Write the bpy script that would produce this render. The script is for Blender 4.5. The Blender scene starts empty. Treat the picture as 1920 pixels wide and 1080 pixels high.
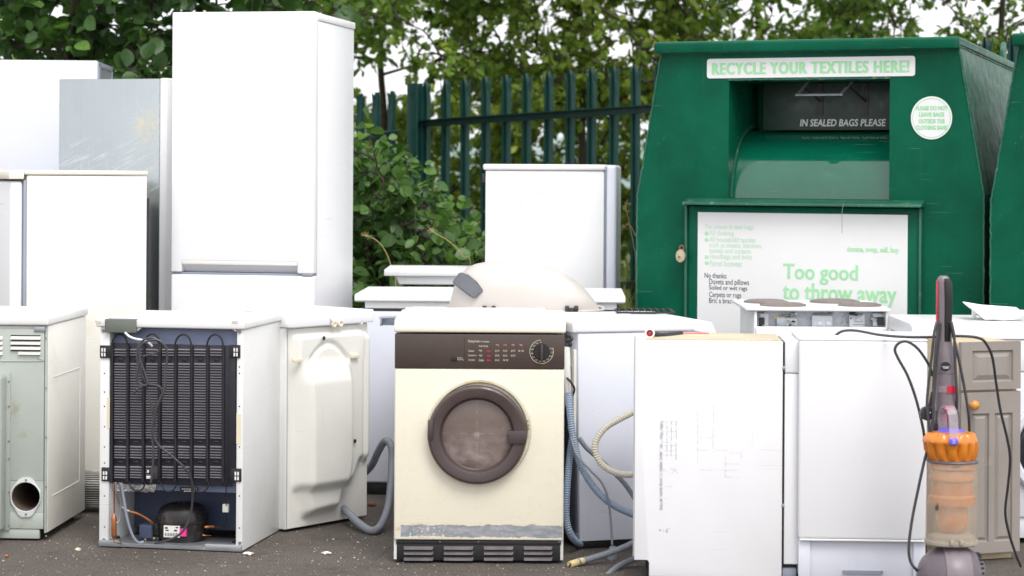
import bpy, bmesh, math, random
import numpy as np
from mathutils import Vector, Matrix, noise
random.seed(7)
C = bpy.context.scene.collection
SC = bpy.context.scene
R = math.radians
PI = math.pi
# ------------------------------------------------------------------ camera geometry: 75 mm lens, eye 1.385 m above the tarmac
F, H, HY, ROLL = 4000.0, 1.385, 320.0, 0.006

def unroll(px, py):
    x, y = px - 960.0, py - HY
    c, s = math.cos(ROLL), math.sin(ROLL)
    return x * c + y * s, -x * s + y * c

def T(px, py, d):
    x, y = unroll(px, py)
    return Vector((x * d / F, d, H - y * d / F))

class Frame:
    """local frame of a thing: origin at its front left foot, x along its front, y away from the viewer, z up"""
    def __init__(s, pxL, dL, pxR, dR, ref=900, z=0.0):
        a, b = T(pxL, ref, dL), T(pxR, ref, dR)
        a.z = b.z = z
        s.o, s.w = a, (b - a).length
        s.rz = math.atan2(b.y - a.y, b.x - a.x)
        s.M = Matrix.Translation(a) @ Matrix.Rotation(s.rz, 4, 'Z')
        s.inv = s.M.inverted()
    def _ray(s, px, py):
        cam = s.inv @ Vector((0, 0, H))
        return cam, (s.inv @ T(px, py, 10.0)) - cam
    def f(s, px, py, y=0.0):
        c, r = s._ray(px, py); t = (y - c.y) / r.y; p = c + r * t
        return p.x, p.z
    def s(s, px, py, x):
        c, r = s._ray(px, py); t = (x - c.x) / r.x; p = c + r * t
        return p.y, p.z
    def h(s, px, py, z):
        c, r = s._ray(px, py); t = (z - c.z) / r.z; p = c + r * t
        return p.x, p.y
    def L(s, px, py, d):
        return s.inv @ T(px, py, d)
    def pts(s, lst, d=None):
        return [s.L(p[0], p[1], p[2] if len(p) > 2 else d) for p in lst]

def catmull(pts, n=8):
    pts = [Vector(p) for p in pts]
    if len(pts) < 3:
        return pts
    P = [pts[0] * 2 - pts[1]] + pts + [pts[-1] * 2 - pts[-2]]
    out = []
    for i in range(1, len(P) - 2):
        a, b, c, d = P[i - 1], P[i], P[i + 1], P[i + 2]
        for k in range(n):
            t = k / n
            out.append(0.5 * ((2 * b) + (c - a) * t + (2 * a - 5 * b + 4 * c - d) * t * t + (3 * b - a - 3 * c + d) * t ** 3))
    out.append(pts[-1])
    return out

def resample(pts, step):
    out = [pts[0].copy()]
    acc = 0.0
    for a, b in zip(pts, pts[1:]):
        l = (b - a).length
        if l < 1e-9: continue
        t = step - acc
        while t <= l:
            out.append(a.lerp(b, t / l)); t += step
        acc = l - (t - step)
    out.append(pts[-1].copy())
    return out

_textcache = {}
def text_geo(s, bold=0.0, shear=0.0, space=1.0):
    k = (s, bold, shear, space)
    if k not in _textcache:
        cu = bpy.data.curves.new('lettering', 'FONT')
        cu.body = s; cu.size = 1.0; cu.offset = bold; cu.shear = shear; cu.resolution_u = 3; cu.space_character = space
        ob = bpy.data.objects.new('lettering', cu); C.objects.link(ob)
        dg = bpy.context.evaluated_depsgraph_get(); dg.update()
        me = ob.evaluated_get(dg).to_mesh()
        v = [(p.co.x, p.co.y) for p in me.vertices]
        f = [tuple(p.vertices) for p in me.polygons]
        bpy.data.objects.remove(ob); bpy.data.curves.remove(cu)
        xs = [p[0] for p in v]; ys = [p[1] for p in v]
        _textcache[k] = (v, f, min(xs), max(xs), min(ys), max(ys))
    return _textcache[k]

class MB:
    """collects shapes, then builds ONE mesh object"""
    def __init__(s):
        s.v, s.f, s.m = [], [], []
    def add(s, vs, fs, mi=0):
        o = len(s.v)
        s.v += [tuple(p) for p in vs]
        for f in fs:
            s.f.append(tuple(i + o for i in f)); s.m.append(mi)
        return s
    def bm(s, bm, mi=0, M=None):
        bm.verts.index_update()
        vs = [(M @ v.co) if M else v.co.copy() for v in bm.verts]
        s.add(vs, [[v.index for v in f.verts] for f in bm.faces], mi)
        bm.free(); return s
    def box(s, x0, x1, y0, y1, z0, z1, bev=0.003, seg=2, mi=0, M=None):
        bm = bmesh.new(); bmesh.ops.create_cube(bm, size=1.0)
        for v in bm.verts:
            v.co = Vector((x0 + (v.co.x + .5) * (x1 - x0), y0 + (v.co.y + .5) * (y1 - y0), z0 + (v.co.z + .5) * (z1 - z0)))
        if bev > 0:
            b = min(bev, .49 * min(abs(x1 - x0), abs(y1 - y0), abs(z1 - z0)))
            bmesh.ops.bevel(bm, geom=bm.edges[:], offset=b, segments=seg, affect='EDGES', profile=.5)
        return s.bm(bm, mi, M)
    def prism(s, out, y0, y1, bev=0.0, seg=2, mi=0, M=None, axis='y'):
        bm = bmesh.new()
        def P(a, b, t):
            return (a, t, b) if axis == 'y' else ((t, a, b) if axis == 'x' else (a, b, t))
        A = [bm.verts.new(P(a, b, y0)) for a, b in out]; B = [bm.verts.new(P(a, b, y1)) for a, b in out]
        n = len(out)
        bm.faces.new(A); bm.faces.new(B[::-1])
        for i in range(n):
            bm.faces.new((A[i], B[i], B[(i + 1) % n], A[(i + 1) % n]))
        bmesh.ops.recalc_face_normals(bm, faces=bm.faces[:])
        if bev > 0:
            bmesh.ops.bevel(bm, geom=bm.edges[:], offset=bev, segments=seg, affect='EDGES', profile=.5)
        return s.bm(bm, mi, M)
    def quad(s, p, mi=0):
        return s.add(p, [tuple(range(len(p)))], mi)
    def tube(s, pts, r, n=8, mi=0, rib=None, smooth=True, cap=True, r1=None):
        pts = catmull(pts, 8) if smooth else [Vector(p) for p in pts]
        if rib:
            pts = resample(pts, rib[0])
        m = len(pts); ring = []
        t0 = (pts[1] - pts[0]).normalized()
        up = Vector((0, 0, 1)) if abs(t0.z) < .9 else Vector((1, 0, 0))
        nrm = (up - t0 * up.dot(t0)).normalized()
        for i, p in enumerate(pts):
            t = (pts[min(i + 1, m - 1)] - pts[max(i - 1, 0)])
            t = t.normalized() if t.length > 1e-9 else t0
            nrm = nrm - t * nrm.dot(t)
            nrm = nrm.normalized() if nrm.length > 1e-6 else t.orthogonal().normalized()
            b = t.cross(nrm)
            rr = r if r1 is None else r + (r1 - r) * i / (m - 1)
            if rib and i % 2: rr -= rib[1]
            ring.append([p + (nrm * math.cos(2 * PI * k / n) + b * math.sin(2 * PI * k / n)) * rr for k in range(n)])
        vs = [q for g in ring for q in g]
        fs = [(i * n + k, i * n + (k + 1) % n, (i + 1) * n + (k + 1) % n, (i + 1) * n + k) for i in range(m - 1) for k in range(n)]
        if cap:
            fs += [tuple(range(n))[::-1], tuple((m - 1) * n + k for k in range(n))]
        return s.add(vs, fs, mi)
    def cyl(s, p0, p1, r, r1=None, n=24, mi=0, cap=True):
        return s.tube([p0, p1], r, n, mi, smooth=False, cap=cap, r1=r1)
    def lathe(s, prof, M=None, n=32, mi=0, closed=False, mod=None, cap=True):
        """prof: (r, t) pairs, turned about local z; M places it"""
        vs, fs = [], []
        m = len(prof)
        for j, (r, t) in enumerate(prof):
            for k in range(n):
                a = 2 * PI * k / n
                rr = r * (mod(a, j) if mod else 1)
                p = Vector((rr * math.cos(a), rr * math.sin(a), t))
                vs.append(M @ p if M else p)
        for j in range(m - 1 if not closed else m):
            j2 = (j + 1) % m
            for k in range(n):
                fs.append((j * n + k, j * n + (k + 1) % n, j2 * n + (k + 1) % n, j2 * n + k))
        if not closed and cap:
            if prof[0][0] > 1e-6: fs.append(tuple(range(n))[::-1])
            if prof[-1][0] > 1e-6: fs.append(tuple((m - 1) * n + k for k in range(n)))
        return s.add(vs, fs, mi)
    def loft(s, secs, n=24, mi=0, sq=2.0):
        """secs: (centre, rx, ry) horizontal super-ellipses stacked upwards"""
        vs, fs = [], []
        for c, rx, ry in secs:
            for k in range(n):
                a = 2 * PI * k / n
                ca, sa = math.cos(a), math.sin(a)
                e = 2.0 / sq
                vs.append((c[0] + rx * math.copysign(abs(ca) ** e, ca), c[1] + ry * math.copysign(abs(sa) ** e, sa), c[2]))
        m = len(secs)
        for j in range(m - 1):
            for k in range(n):
                fs.append((j * n + k, j * n + (k + 1) % n, (j + 1) * n + (k + 1) % n, (j + 1) * n + k))
        fs += [tuple(range(n))[::-1], tuple((m - 1) * n + k for k in range(n))]
        return s.add(vs, fs, mi)
    def text(s, txt, x0, x1, z0, z1, y, mi=0, bold=0.0, shear=0.0, space=1.0):
        v, f, a, b, c, d = text_geo(txt, bold, shear, space)
        return s.add([(x0 + (p[0] - a) / (b - a) * (x1 - x0), y, z0 + (p[1] - c) / (d - c) * (z1 - z0)) for p in v], f, mi)
    def tpx(s, fr, txt, px0, py0, px1, py1, y, mi=0, bold=0.0, shear=0.0, space=1.0):
        x0, z0 = fr.f(px0, py1, y); x1, z1 = fr.f(px1, py0, y)
        return s.text(txt, x0, x1, z0, z1, y, mi, bold, shear, space)
    def build(s, name, mats, parent=None, ang=32, smooth=True):
        me = bpy.data.meshes.new(name)
        me.from_pydata(s.v, [], s.f)
        for m in (mats if isinstance(mats, (list, tuple)) else [mats]):
            me.materials.append(m)
        me.polygons.foreach_set('material_index', s.m)
        bm = bmesh.new(); bm.from_mesh(me)
        bmesh.ops.recalc_face_normals(bm, faces=bm.faces[:])
        bm.to_mesh(me); bm.free()
        if smooth:
            me.polygons.foreach_set('use_smooth', [True] * len(me.polygons))
            me.set_sharp_from_angle(angle=R(ang))
        me.update()
        o = bpy.data.objects.new(name, me); C.objects.link(o)
        if parent: o.parent = parent
        return o

def tag(o, label=None, cat=None, group=None, kind=None):
    for k, v in (('label', label), ('category', cat), ('group', group), ('kind', kind)):
        if v: o[k] = v
    return o

def thing(name, label, cat, fr=None, group=None, loc=None):
    o = bpy.data.objects.new(name, None); C.objects.link(o)
    o.empty_display_size = .1
    if fr is not None:
        o.location = fr.o; o.rotation_euler = (0, 0, fr.rz)
    elif loc is not None:
        o.location = loc
    return tag(o, label, cat, group)

def copy_tree(o, parent=None):
    c = o.copy(); C.objects.link(c)
    if parent: c.parent = parent
    for ch in list(o.children): copy_tree(ch, c)
    return c

# ------------------------------------------------------------------ materials
def lin(r, g, b):
    f = lambda c: (c / 255 / 12.92) if c / 255 <= .04045 else ((c / 255 + .055) / 1.055) ** 2.4
    return (f(r), f(g), f(b))

class NT:
    def __init__(s, m):
        s.t = m.node_tree; s.n = s.t.nodes; s.l = s.t.links
    def node(s, typ, **kw):
        n = s.n.new(typ)
        for k, v in kw.items(): setattr(n, k, v)
        return n
    def put(s, sock, v):
        if hasattr(v, 'links') or isinstance(v, bpy.types.NodeSocket): s.l.new(v, sock)
        else: sock.default_value = v
    def math(s, op, a, b=None, clamp=False):
        n = s.node('ShaderNodeMath', operation=op, use_clamp=clamp)
        s.put(n.inputs[0], a)
        if b is not None: s.put(n.inputs[1], b)
        return n.outputs[0]
    def mix(s, fac, a, b, blend='MIX'):
        n = s.node('ShaderNodeMix', data_type='RGBA', blend_type=blend)
        s.put(n.inputs[0], fac)
        for k, v in ((6, a), (7, b)):
            s.put(n.inputs[k], (*v, 1) if isinstance(v, tuple) and len(v) == 3 else v)
        return n.outputs[2]
    def noise(s, vec, scale, detail=4, rough=.6, dist=0.0):
        n = s.node('ShaderNodeTexNoise'); s.put(n.inputs['Vector'], vec)
        n.inputs['Scale'].default_value = scale; n.inputs['Detail'].default_value = detail
        n.inputs['Roughness'].default_value = rough; n.inputs['Distortion'].default_value = dist
        return n.outputs[0]
    def rng(s, v, a, b, c=0.0, d=1.0):
        n = s.node('ShaderNodeMapRange', interpolation_type='SMOOTHSTEP'); s.put(n.inputs[0], v)
        for i, q in enumerate((a, b, c, d)): n.inputs[i + 1].default_value = q
        return n.outputs[0]
    def scale(s, vec, k):
        n = s.node('ShaderNodeMapping'); s.put(n.inputs[0], vec); n.inputs['Scale'].default_value = k
        return n.outputs[0]
    def boxmask(s, x, z, x0, x1, z0, z1, e=.006):
        m = s.math('MULTIPLY', s.rng(x, x0 - e, x0 + e), s.rng(x, x1 - e, x1 + e, 1, 0))
        return s.math('MULTIPLY', m, s.math('MULTIPLY', s.rng(z, z0 - e, z0 + e), s.rng(z, z1 - e, z1 + e, 1, 0)))

def mat(name, col, rough=.4, metal=0.0, var=.05, dirt=None, bump=.0, bscale=40., spec=.5, coat=0.0, streak=0.0, rvar=.12, seed=0.0):
    m = bpy.data.materials.new(name); m.use_nodes = True
    t = NT(m); b = t.n['Principled BSDF']
    tc = t.node('ShaderNodeTexCoord')
    mp = t.node('ShaderNodeMapping'); t.l.new(tc.outputs['Object'], mp.inputs[0]); mp.inputs['Location'].default_value = (seed, seed * .7, seed * .3)
    co = mp.outputs[0]
    n1 = t.noise(co, 3.5, 5); n2 = t.noise(co, 22., 4)
    c = t.mix(t.rng(n1, .3, .7), tuple(x * (1 - var) for x in col), tuple(min(1, x * (1 + var)) for x in col))
    if streak:
        sn = t.noise(t.scale(co, (30, 30, 1.2)), 1.0, 3)
        c = t.mix(t.math('MULTIPLY', t.rng(sn, .55, .8), streak), c, tuple(x * .6 for x in col))
    if dirt:
        dc, lo, hi, sc = dirt[:4]
        dn = t.noise(co, sc, 7, .7)
        c = t.mix(t.math('MULTIPLY', t.rng(dn, lo, hi), dirt[4] if len(dirt) > 4 else .8), c, dc)
    t.l.new(c, b.inputs['Base Color'])
    t.l.new(t.rng(n2, .3, .7, max(.02, rough - rvar), min(1, rough + rvar)), b.inputs['Roughness'])
    b.inputs['Metallic'].default_value = metal
    b.inputs['Specular IOR Level'].default_value = spec
    b.inputs['Coat Weight'].default_value = coat
    if bump:
        bn = t.node('ShaderNodeBump'); bn.inputs['Strength'].default_value = bump; bn.inputs['Distance'].default_value = .004
        t.l.new(t.noise(co, bscale, 3), bn.inputs['Height']); t.l.new(bn.outputs[0], b.inputs['Normal'])
    m['co'] = 0
    return m

def tools(m):
    """node helper, principled node, object x / z sockets and the socket that feeds the base colour"""
    t = NT(m); b = t.n['Principled BSDF']
    tc = t.node('ShaderNodeTexCoord'); sx = t.node('ShaderNodeSeparateXYZ'); t.l.new(tc.outputs['Object'], sx.inputs[0])
    src = b.inputs['Base Color'].links[0].from_socket
    return t, b, tc.outputs['Object'], sx.outputs[0], sx.outputs[1], sx.outputs[2], src

GRIME = lin(120, 105, 80)
WH = (.80, .80, .80)
M = {}
M['white'] = mat('white_enamel', (.775, .775, .795), .34, var=.012, rvar=.025, spec=.32, dirt=(lin(200, 198, 194), .52, .85, 2.2, .15), bump=.02, bscale=4.)
M['white2'] = mat('white_enamel_grubby', (.75, .75, .745), .38, rvar=.03, spec=.32, var=.035, dirt=(lin(185, 178, 160), .52, .85, 2.6, .3), bump=.02, bscale=5., seed=3.)
M['bluewhite'] = mat('white_enamel_shade_blue', (.69, .71, .79), .34, var=.02, rvar=.025, spec=.32, dirt=(lin(165, 165, 172), .52, .85, 2.4, .2), bump=.02, bscale=4., seed=9.)  # white enamel again, with the blue of shade put into its colour
M['white_plastic'] = mat('white_plastic', (.79, .79, .785), .42, var=.02, dirt=(lin(180, 175, 162), .55, .85, 4., .4), seed=5.)
M['ivory'] = mat('yellowed_white_plastic', (.74, .73, .685), .42, var=.04, dirt=(lin(190, 172, 130), .60, .82, 5., .5), seed=2.)
M['ivory_paint'] = mat('ivory_painted_steel', (.78, .765, .71), .38, var=.025, rvar=.04, spec=.35, dirt=(lin(190, 176, 140), .55, .85, 3., .45), streak=.05, seed=4.)
M['cream'] = mat('cream_enamel', (.77, .72, .59), .36, var=.03, dirt=(lin(205, 190, 140), .60, .85, 5.), bump=.015, bscale=5.)
M['cream_lid'] = mat('cream_laminate', (.77, .73, .62), .4, var=.03, dirt=(lin(200, 180, 130), .62, .85, 7., .5), seed=1.)
M['brown'] = mat('dark_brown_plastic', lin(66, 54, 49), .45, var=.08, dirt=(lin(110, 95, 85), .66, .9, 14.), bump=.03, bscale=300.)
M['brown_ring'] = mat('dark_brown_door_plastic', lin(72, 60, 59), .38, var=.08, dirt=(lin(100, 86, 80), .64, .9, 9.))
M['black'] = mat('black_plastic', (.012, .011, .013), .5, var=.2, dirt=(lin(80, 75, 72), .62, .9, 20.))
M['rubber'] = mat('black_cable_rubber', lin(62, 60, 64), .5, var=.15)
M['charcoal'] = mat('charcoal_plastic', lin(52, 48, 52), .48, var=.15, dirt=(lin(110, 100, 95), .62, .9, 20.))
M['steelgrey'] = mat('galvanised_steel', lin(165, 168, 172), .42, metal=.7, var=.15, dirt=(lin(120, 110, 95), .58, .8, 18.))
M['screw'] = mat('screw_steel', lin(150, 148, 140), .4, metal=.8, var=.1)
M['greyplastic'] = mat('mid_grey_plastic', lin(140, 146, 160), .5, var=.06, dirt=(lin(100, 100, 104), .6, .85, 10.))
M['bluegrey_hose'] = mat('blue_grey_hose', lin(133, 148, 168), .48, var=.08, dirt=(lin(95, 98, 104), .56, .8, 9.))
M['grey_hose'] = mat('grey_hose', lin(122, 126, 134), .5, var=.08, dirt=(lin(85, 84, 84), .56, .8, 9.))
M['beige_hose'] = mat('beige_hose', lin(205, 198, 184), .5, var=.06, dirt=(lin(140, 125, 100), .56, .8, 9.))
M['label'] = mat('paper_label', (.74, .73, .70), .6, var=.03)
M['ink'] = mat('black_print', (.03, .03, .035), .6, var=.1)
M['beige_print'] = mat('cream_print', (.62, .55, .44), .6, var=.05)
M['red_print'] = mat('dark_red_print', lin(150, 45, 60), .6, var=.1)
M['dark'] = mat('dark_gap', (.02, .02, .022), .8, var=.2)

# cream dryer's front: paint worn away to grey primer in a ragged band along its foot, with rust
def dryer_front_mat():
    m = mat('cream_enamel_with_worn_foot', (.765, .715, .585), .34, var=.02, dirt=(lin(212, 200, 160), .58, .9, 3.0, .5), bump=.012, bscale=5.)
    t, b, co, x, y, z, src = tools(m)
    big = t.noise(t.scale(co, (1, 1, 1)), 16., 6, .65); fine = t.noise(co, 70., 5, .7); mid = t.noise(t.scale(co, (1, 1, 3)), 24., 6, .7)
    zz = t.math('ADD', z, t.math('MULTIPLY', t.math('SUBTRACT', big, .5), .030))
    zz = t.math('ADD', zz, t.math('MULTIPLY', t.math('SUBTRACT', fine, .5), .010))
    band = t.math('MULTIPLY', t.rng(zz, .0925, .0945), t.rng(zz, .134, .136, 1, 0))
    xm = t.math('MULTIPLY', t.rng(x, .022, .027), t.rng(x, .592, .597, 1, 0))
    chips = t.rng(t.noise(co, 95., 3, .5), .60, .62)
    inchip = t.math('MULTIPLY', chips, t.boxmask(x, z, .05, .20, .088, .128, .02))
    band = t.math('MULTIPLY', t.math('MULTIPLY', band, xm), t.math('SUBTRACT', 1.0, inchip))
    grey = t.mix(t.rng(mid, .42, .62), lin(138, 148, 152), lin(172, 168, 176))
    grey = t.mix(t.math('MULTIPLY', t.rng(fine, .55, .72), .6), grey, lin(150, 130, 105))
    c = t.mix(band, src, grey)
    # rust along the border of the worn band
    bor = t.math('MULTIPLY', t.math('MULTIPLY', t.rng(zz, .080, .094), t.rng(zz, .136, .150, 1, 0)), t.math('SUBTRACT', 1.0, band))
    c = t.mix(t.math('MULTIPLY', t.math('MULTIPLY', bor, t.rng(mid, .5, .72)), .75), c, lin(190, 160, 105))
    rust = t.math('MULTIPLY', t.rng(t.noise(co, 42., 6, .75), .60, .68), t.math('MULTIPLY', t.rng(z, .07, .09), t.rng(z, .13, .145, 1, 0)))
    rust = t.math('MULTIPLY', rust, t.math('MAXIMUM', t.boxmask(x, z, .545, .60, .08, .135, .012), t.math('MULTIPLY', t.rng(fine, .56, .62), .55)))
    c = t.mix(rust, c, lin(150, 88, 40))
    foot = t.math('MULTIPLY', t.rng(z, .0815, .086, 1, 0), t.rng(t.noise(co, 30., 5, .7), .5, .62))
    c = t.mix(foot, c, lin(88, 52, 30))
    t.l.new(c, b.inputs['Base Color'])
    rs = b.inputs['Roughness'].links[0].from_socket
    t.l.new(t.math('ADD', rs, t.math('MULTIPLY', band, .25)), b.inputs['Roughness'])
    bn = [n for n in t.n if n.type == 'BUMP'][0]
    b2 = t.node('ShaderNodeBump'); b2.inputs['Strength'].default_value = .5; b2.inputs['Distance'].default_value = .0015
    t.l.new(t.math('SUBTRACT', 1.0, band), b2.inputs['Height']); t.l.new(bn.outputs[0], b2.inputs['Normal']); t.l.new(b2.outputs[0], b.inputs['Normal'])
    return m
M['dryer_front'] = dryer_front_mat()

# white side panel with black scuffs left by a wire grid
def scuffed_mat():
    m = mat('white_enamel_with_scuffs', (.775, .775, .795), .32, rvar=.025, spec=.32, var=.02, dirt=(lin(200, 200, 205), .55, .9, 2.5, .15), bump=.02, bscale=3.5, seed=6.)
    t, b, co, x, y, z, src = tools(m)
    W, fine = t.noise(co, 9., 4), t.noise(co, 120., 4, .7)
    xw = t.math('ADD', x, t.math('MULTIPLY', t.math('SUBTRACT', t.noise(t.scale(co, (1, 1, 1)), 6., 2), .5), .012))
    tot = None
    fine = t.noise(co, 75., 4, .7)
    def addm(k, amt, lo=.42, hi=.56):
        nonlocal tot
        k = t.math('MULTIPLY', t.math('MULTIPLY', k, t.rng(fine, lo, hi)), amt)
        tot = k if tot is None else t.math('MAXIMUM', tot, k)
    u = lambda px: (px - 1190) / 277 * .5
    v = lambda py: H - (py - HY) * 7.2 / F - .008
    addm(t.boxmask(xw, z, u(1237), u(1242), v(950), v(782), .004), .62, .34, .58)
    for px in (1249, 1257, 1266):
        addm(t.boxmask(x, z, u(px), u(px) + .0028, v(855), v(782), .0015), .55)
    for py in (783, 788, 802, 806, 812, 822, 828, 838, 846):
        addm(t.boxmask(x, z, u(1238), u(1268), v(py + 1.4), v(py), .0025), .30, .38, .58)
    for py in (871, 875, 878, 905, 926):
        addm(t.boxmask(x, z, u(1238), u(1270), v(py + 2), v(py), .002), .55, .5, .62)
    addm(t.boxmask(x, z, u(1236), u(1256), v(992), v(983), .003), .6, .5, .6)
    for px, a, c in ((1306, 735, 860), (1335, 728, 840), (1358, 845, 888), (1388, 838, 850), (1408, 795, 825)):
        addm(t.boxmask(x, z, u(px), u(px) + .0028, v(c), v(a), .0025), .36, .38, .58)
    for py, a, c in ((737, 1306, 1336), (793, 1306, 1330), (812, 1308, 1335), (836, 1306, 1375), (841, 1358, 1388), (861, 1358, 1388), (873, 1312, 1385), (886, 1358, 1385)):
        addm(t.boxmask(x, z, u(a), u(c), v(py + 1.4), v(py), .0025), .26, .38, .58)
    c = t.mix(tot, src, lin(70, 72, 82))
    t.l.new(c, b.inputs['Base Color'])
    return m
M['scuffed'] = scuffed_mat()

# brushed steel side with dried splashes
def steel_mat():
    m = mat('brushed_steel_with_splashes', lin(175, 181, 183), .22, metal=.92, var=.03, rvar=.05)
    t, b, co, x, y, z, src = tools(m)
    st = t.noise(t.scale(co, (120, 120, 1.5)), 1.0, 3)
    cx, cz = .45, 1.58
    dx = t.math('SUBTRACT', x, cx); dz = t.math('SUBTRACT', z, cz)
    rad = t.math('SQRT', t.math('ADD', t.math('MULTIPLY', dx, dx), t.math('MULTIPLY', dz, dz)))
    ang = t.math('ARCTAN2', dz, t.math('MULTIPLY', dx, -1.0))
    cv = t.node('ShaderNodeCombineXYZ'); t.l.new(t.math('MULTIPLY', ang, 17.), cv.inputs[0]); t.l.new(t.math('MULTIPLY', rad, 3.), cv.inputs[1]); None
    ray = t.rng(t.noise(cv.outputs[0], 1.0, 4, .6), .56, .70)
    near = t.rng(rad, .04, .26, 1, 0)
    yel = t.math('MULTIPLY', t.math('ADD', t.math('MULTIPLY', ray, .9), t.math('MULTIPLY', t.rng(rad, .02, .11, 1, 0), t.rng(t.noise(co, 26., 5, .7), .35, .65))), near, True)
    whitez = t.math('MULTIPLY', t.rng(z, 1.22, 1.34), t.rng(z, 1.44, 1.56, 1, 0))
    cv2 = t.node('ShaderNodeCombineXYZ'); t.l.new(t.math('ADD', t.math('MULTIPLY', z, 55.), t.math('MULTIPLY', x, -26.)), cv2.inputs[0]); t.l.new(t.math('MULTIPLY', x, 6.), cv2.inputs[1])
    wr = t.math('MULTIPLY', t.math('MULTIPLY', t.rng(t.noise(cv2.outputs[0], 1.0, 5, .65), .50, .68), whitez), .5)
    drip = t.math('MULTIPLY', t.math('MULTIPLY', t.rng(t.noise(t.scale(co, (55, 55, .8)), 1.0, 2), .58, .68), t.rng(z, 1.3, 1.5, 1, 0)), .45)
    c = t.mix(t.math('MULTIPLY', st, .18), src, lin(120, 128, 132))
    c = t.mix(t.math('MULTIPLY', yel, .55), c, lin(214, 203, 172))
    c = t.mix(t.math('MAXIMUM', wr, drip), c, lin(225, 228, 228))
    t.l.new(c, b.inputs['Base Color'])
    mt = t.math('SUBTRACT', .92, t.math('MULTIPLY', t.math('MAXIMUM', yel, t.math('MAXIMUM', wr, drip)), .75))
    t.l.new(mt, b.inputs['Metallic'])
    t.l.new(t.math('ADD', t.math('MULTIPLY', t.math('MAXIMUM', yel, wr), .3), t.math('ADD', .16, t.math('MULTIPLY', st, .1))), b.inputs['Roughness'])
    bn = t.node('ShaderNodeBump'); bn.inputs['Strength'].default_value = .06; bn.inputs['Distance'].default_value = .01
    t.l.new(t.noise(co, 2.2, 2), bn.inputs['Height']); t.l.new(bn.outputs[0], b.inputs['Normal'])
    return m
M['steel'] = steel_mat()

def add_wear(m, specks=.22, speck_col=lin(120, 112, 100), drip=.12, drip_col=lin(190, 180, 158), scr=.25, scr_col=lin(150, 148, 146), seed=0.):
    """tiny chips, thin run marks and hairline scratches that belong to the surface"""
    t, b, co, x, y, z, src = tools(m)
    mp = t.node('ShaderNodeMapping'); t.l.new(co, mp.inputs[0]); mp.inputs['Location'].default_value = (seed, seed * 1.3, seed * .4); q = mp.outputs[0]
    area = t.rng(t.noise(q, 3.2, 3), .48, .66)
    sp = t.math('MULTIPLY', t.math('MULTIPLY', t.rng(t.noise(q, 88., 4, .55), .69, .74), area), specks)
    run = t.math('MULTIPLY', t.math('MULTIPLY', t.rng(t.noise(t.scale(q, (42, 42, .9)), 1.0, 2), .62, .74), t.rng(t.noise(q, 2.4, 2), .45, .7)), drip)
    sv = t.node('ShaderNodeMapping'); t.l.new(q, sv.inputs[0]); sv.inputs['Rotation'].default_value = (0, .7, 0); sv.inputs['Scale'].default_value = (3, 3, 240)
    sc = t.math('MULTIPLY', t.math('MULTIPLY', t.rng(t.noise(sv.outputs[0], 1.0, 1), .70, .73), t.rng(t.noise(q, 4.1, 2), .54, .62)), scr)
    c = t.mix(run, src, drip_col); c = t.mix(sc, c, scr_col); c = t.mix(sp, c, speck_col)
    t.l.new(c, b.inputs['Base Color'])
for k_, s_ in (('white', 1.), ('white2', 2.), ('bluewhite', 3.), ('white_plastic', 4.), ('scuffed', 5.)):
    add_wear(M[k_], seed=s_)
for k_, s_ in (('ivory_paint', 6.), ('cream', 7.), ('ivory', 8.), ('cream_lid', 9.), ('dryer_front', 10.)):
    add_wear(M[k_], .35, lin(120, 96, 66), .16, lin(190, 165, 115), .25, seed=s_)

M['green'] = mat('green_gloss_paint', (.0008, .084, .044), .38, var=.20, streak=.30, dirt=(lin(30, 105, 80), .60, .85, 5., .35), bump=.05, bscale=40., spec=.12, rvar=.05)
M['green_gloss'] = mat('green_gloss_paint_worn_smooth', (.0018, .098, .055), .12, coat=.6, var=.10, dirt=(lin(40, 95, 75), .62, .85, 9., .6), bump=.015, bscale=8., spec=.6, rvar=.05)
add_wear(M['green'], .32, lin(150, 165, 150), .20, lin(90, 130, 112), .55, lin(110, 150, 130), seed=11.)
add_wear(M['green'], .5, lin(96, 58, 36), .0, (0, 0, 0), .0, seed=31.)
def dented(m, sc=2.6, st=.35):
    t, b, co, x, y, z, src = tools(m)
    old = b.inputs['Normal'].links[0].from_socket if b.inputs['Normal'].links else None
    bn = t.node('ShaderNodeBump'); bn.inputs['Strength'].default_value = st; bn.inputs['Distance'].default_value = .03
    t.l.new(t.noise(co, sc, 2), bn.inputs['Height'])
    if old: t.l.new(old, bn.inputs['Normal'])
    t.l.new(bn.outputs[0], b.inputs['Normal'])
dented(M['green'])
add_wear(M['green_gloss'], .5, lin(150, 165, 150), .1, lin(110, 150, 130), .4, lin(120, 160, 140), seed=12.)
M['green_edge'] = mat('green_paint_chipped', (.010, .10, .06), .45, var=.2, dirt=(lin(120, 140, 120), .56, .70, 26.), bump=.5, bscale=90.)
M['green_dark'] = mat('grey_green_hopper_paint', (.017, .038, .029), .42, var=.1, dirt=(lin(90, 95, 85), .60, .85, 7.), bump=.1, bscale=40.)
M['sticker'] = mat('sticker_vinyl', (.74, .74, .745), .42, var=.015, dirt=(lin(190, 195, 190), .64, .9, 8.))
M['mint'] = mat('mint_print', (.33, .66, .36), .5, var=.06, dirt=((.50, .70, .50), .50, .75, 7., .35))
M['mint_pale'] = mat('faded_mint_print', (.47, .68, .49), .5, var=.04, dirt=((.62, .72, .62), .50, .72, 16., .5))
M['white_print'] = mat('white_print', (.62, .64, .62), .5, var=.04)
M['fence'] = mat('palisade_green_coating', (.002, .036, .029), .42, var=.14, dirt=(lin(40, 80, 72), .62, .85, 12.))
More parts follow.
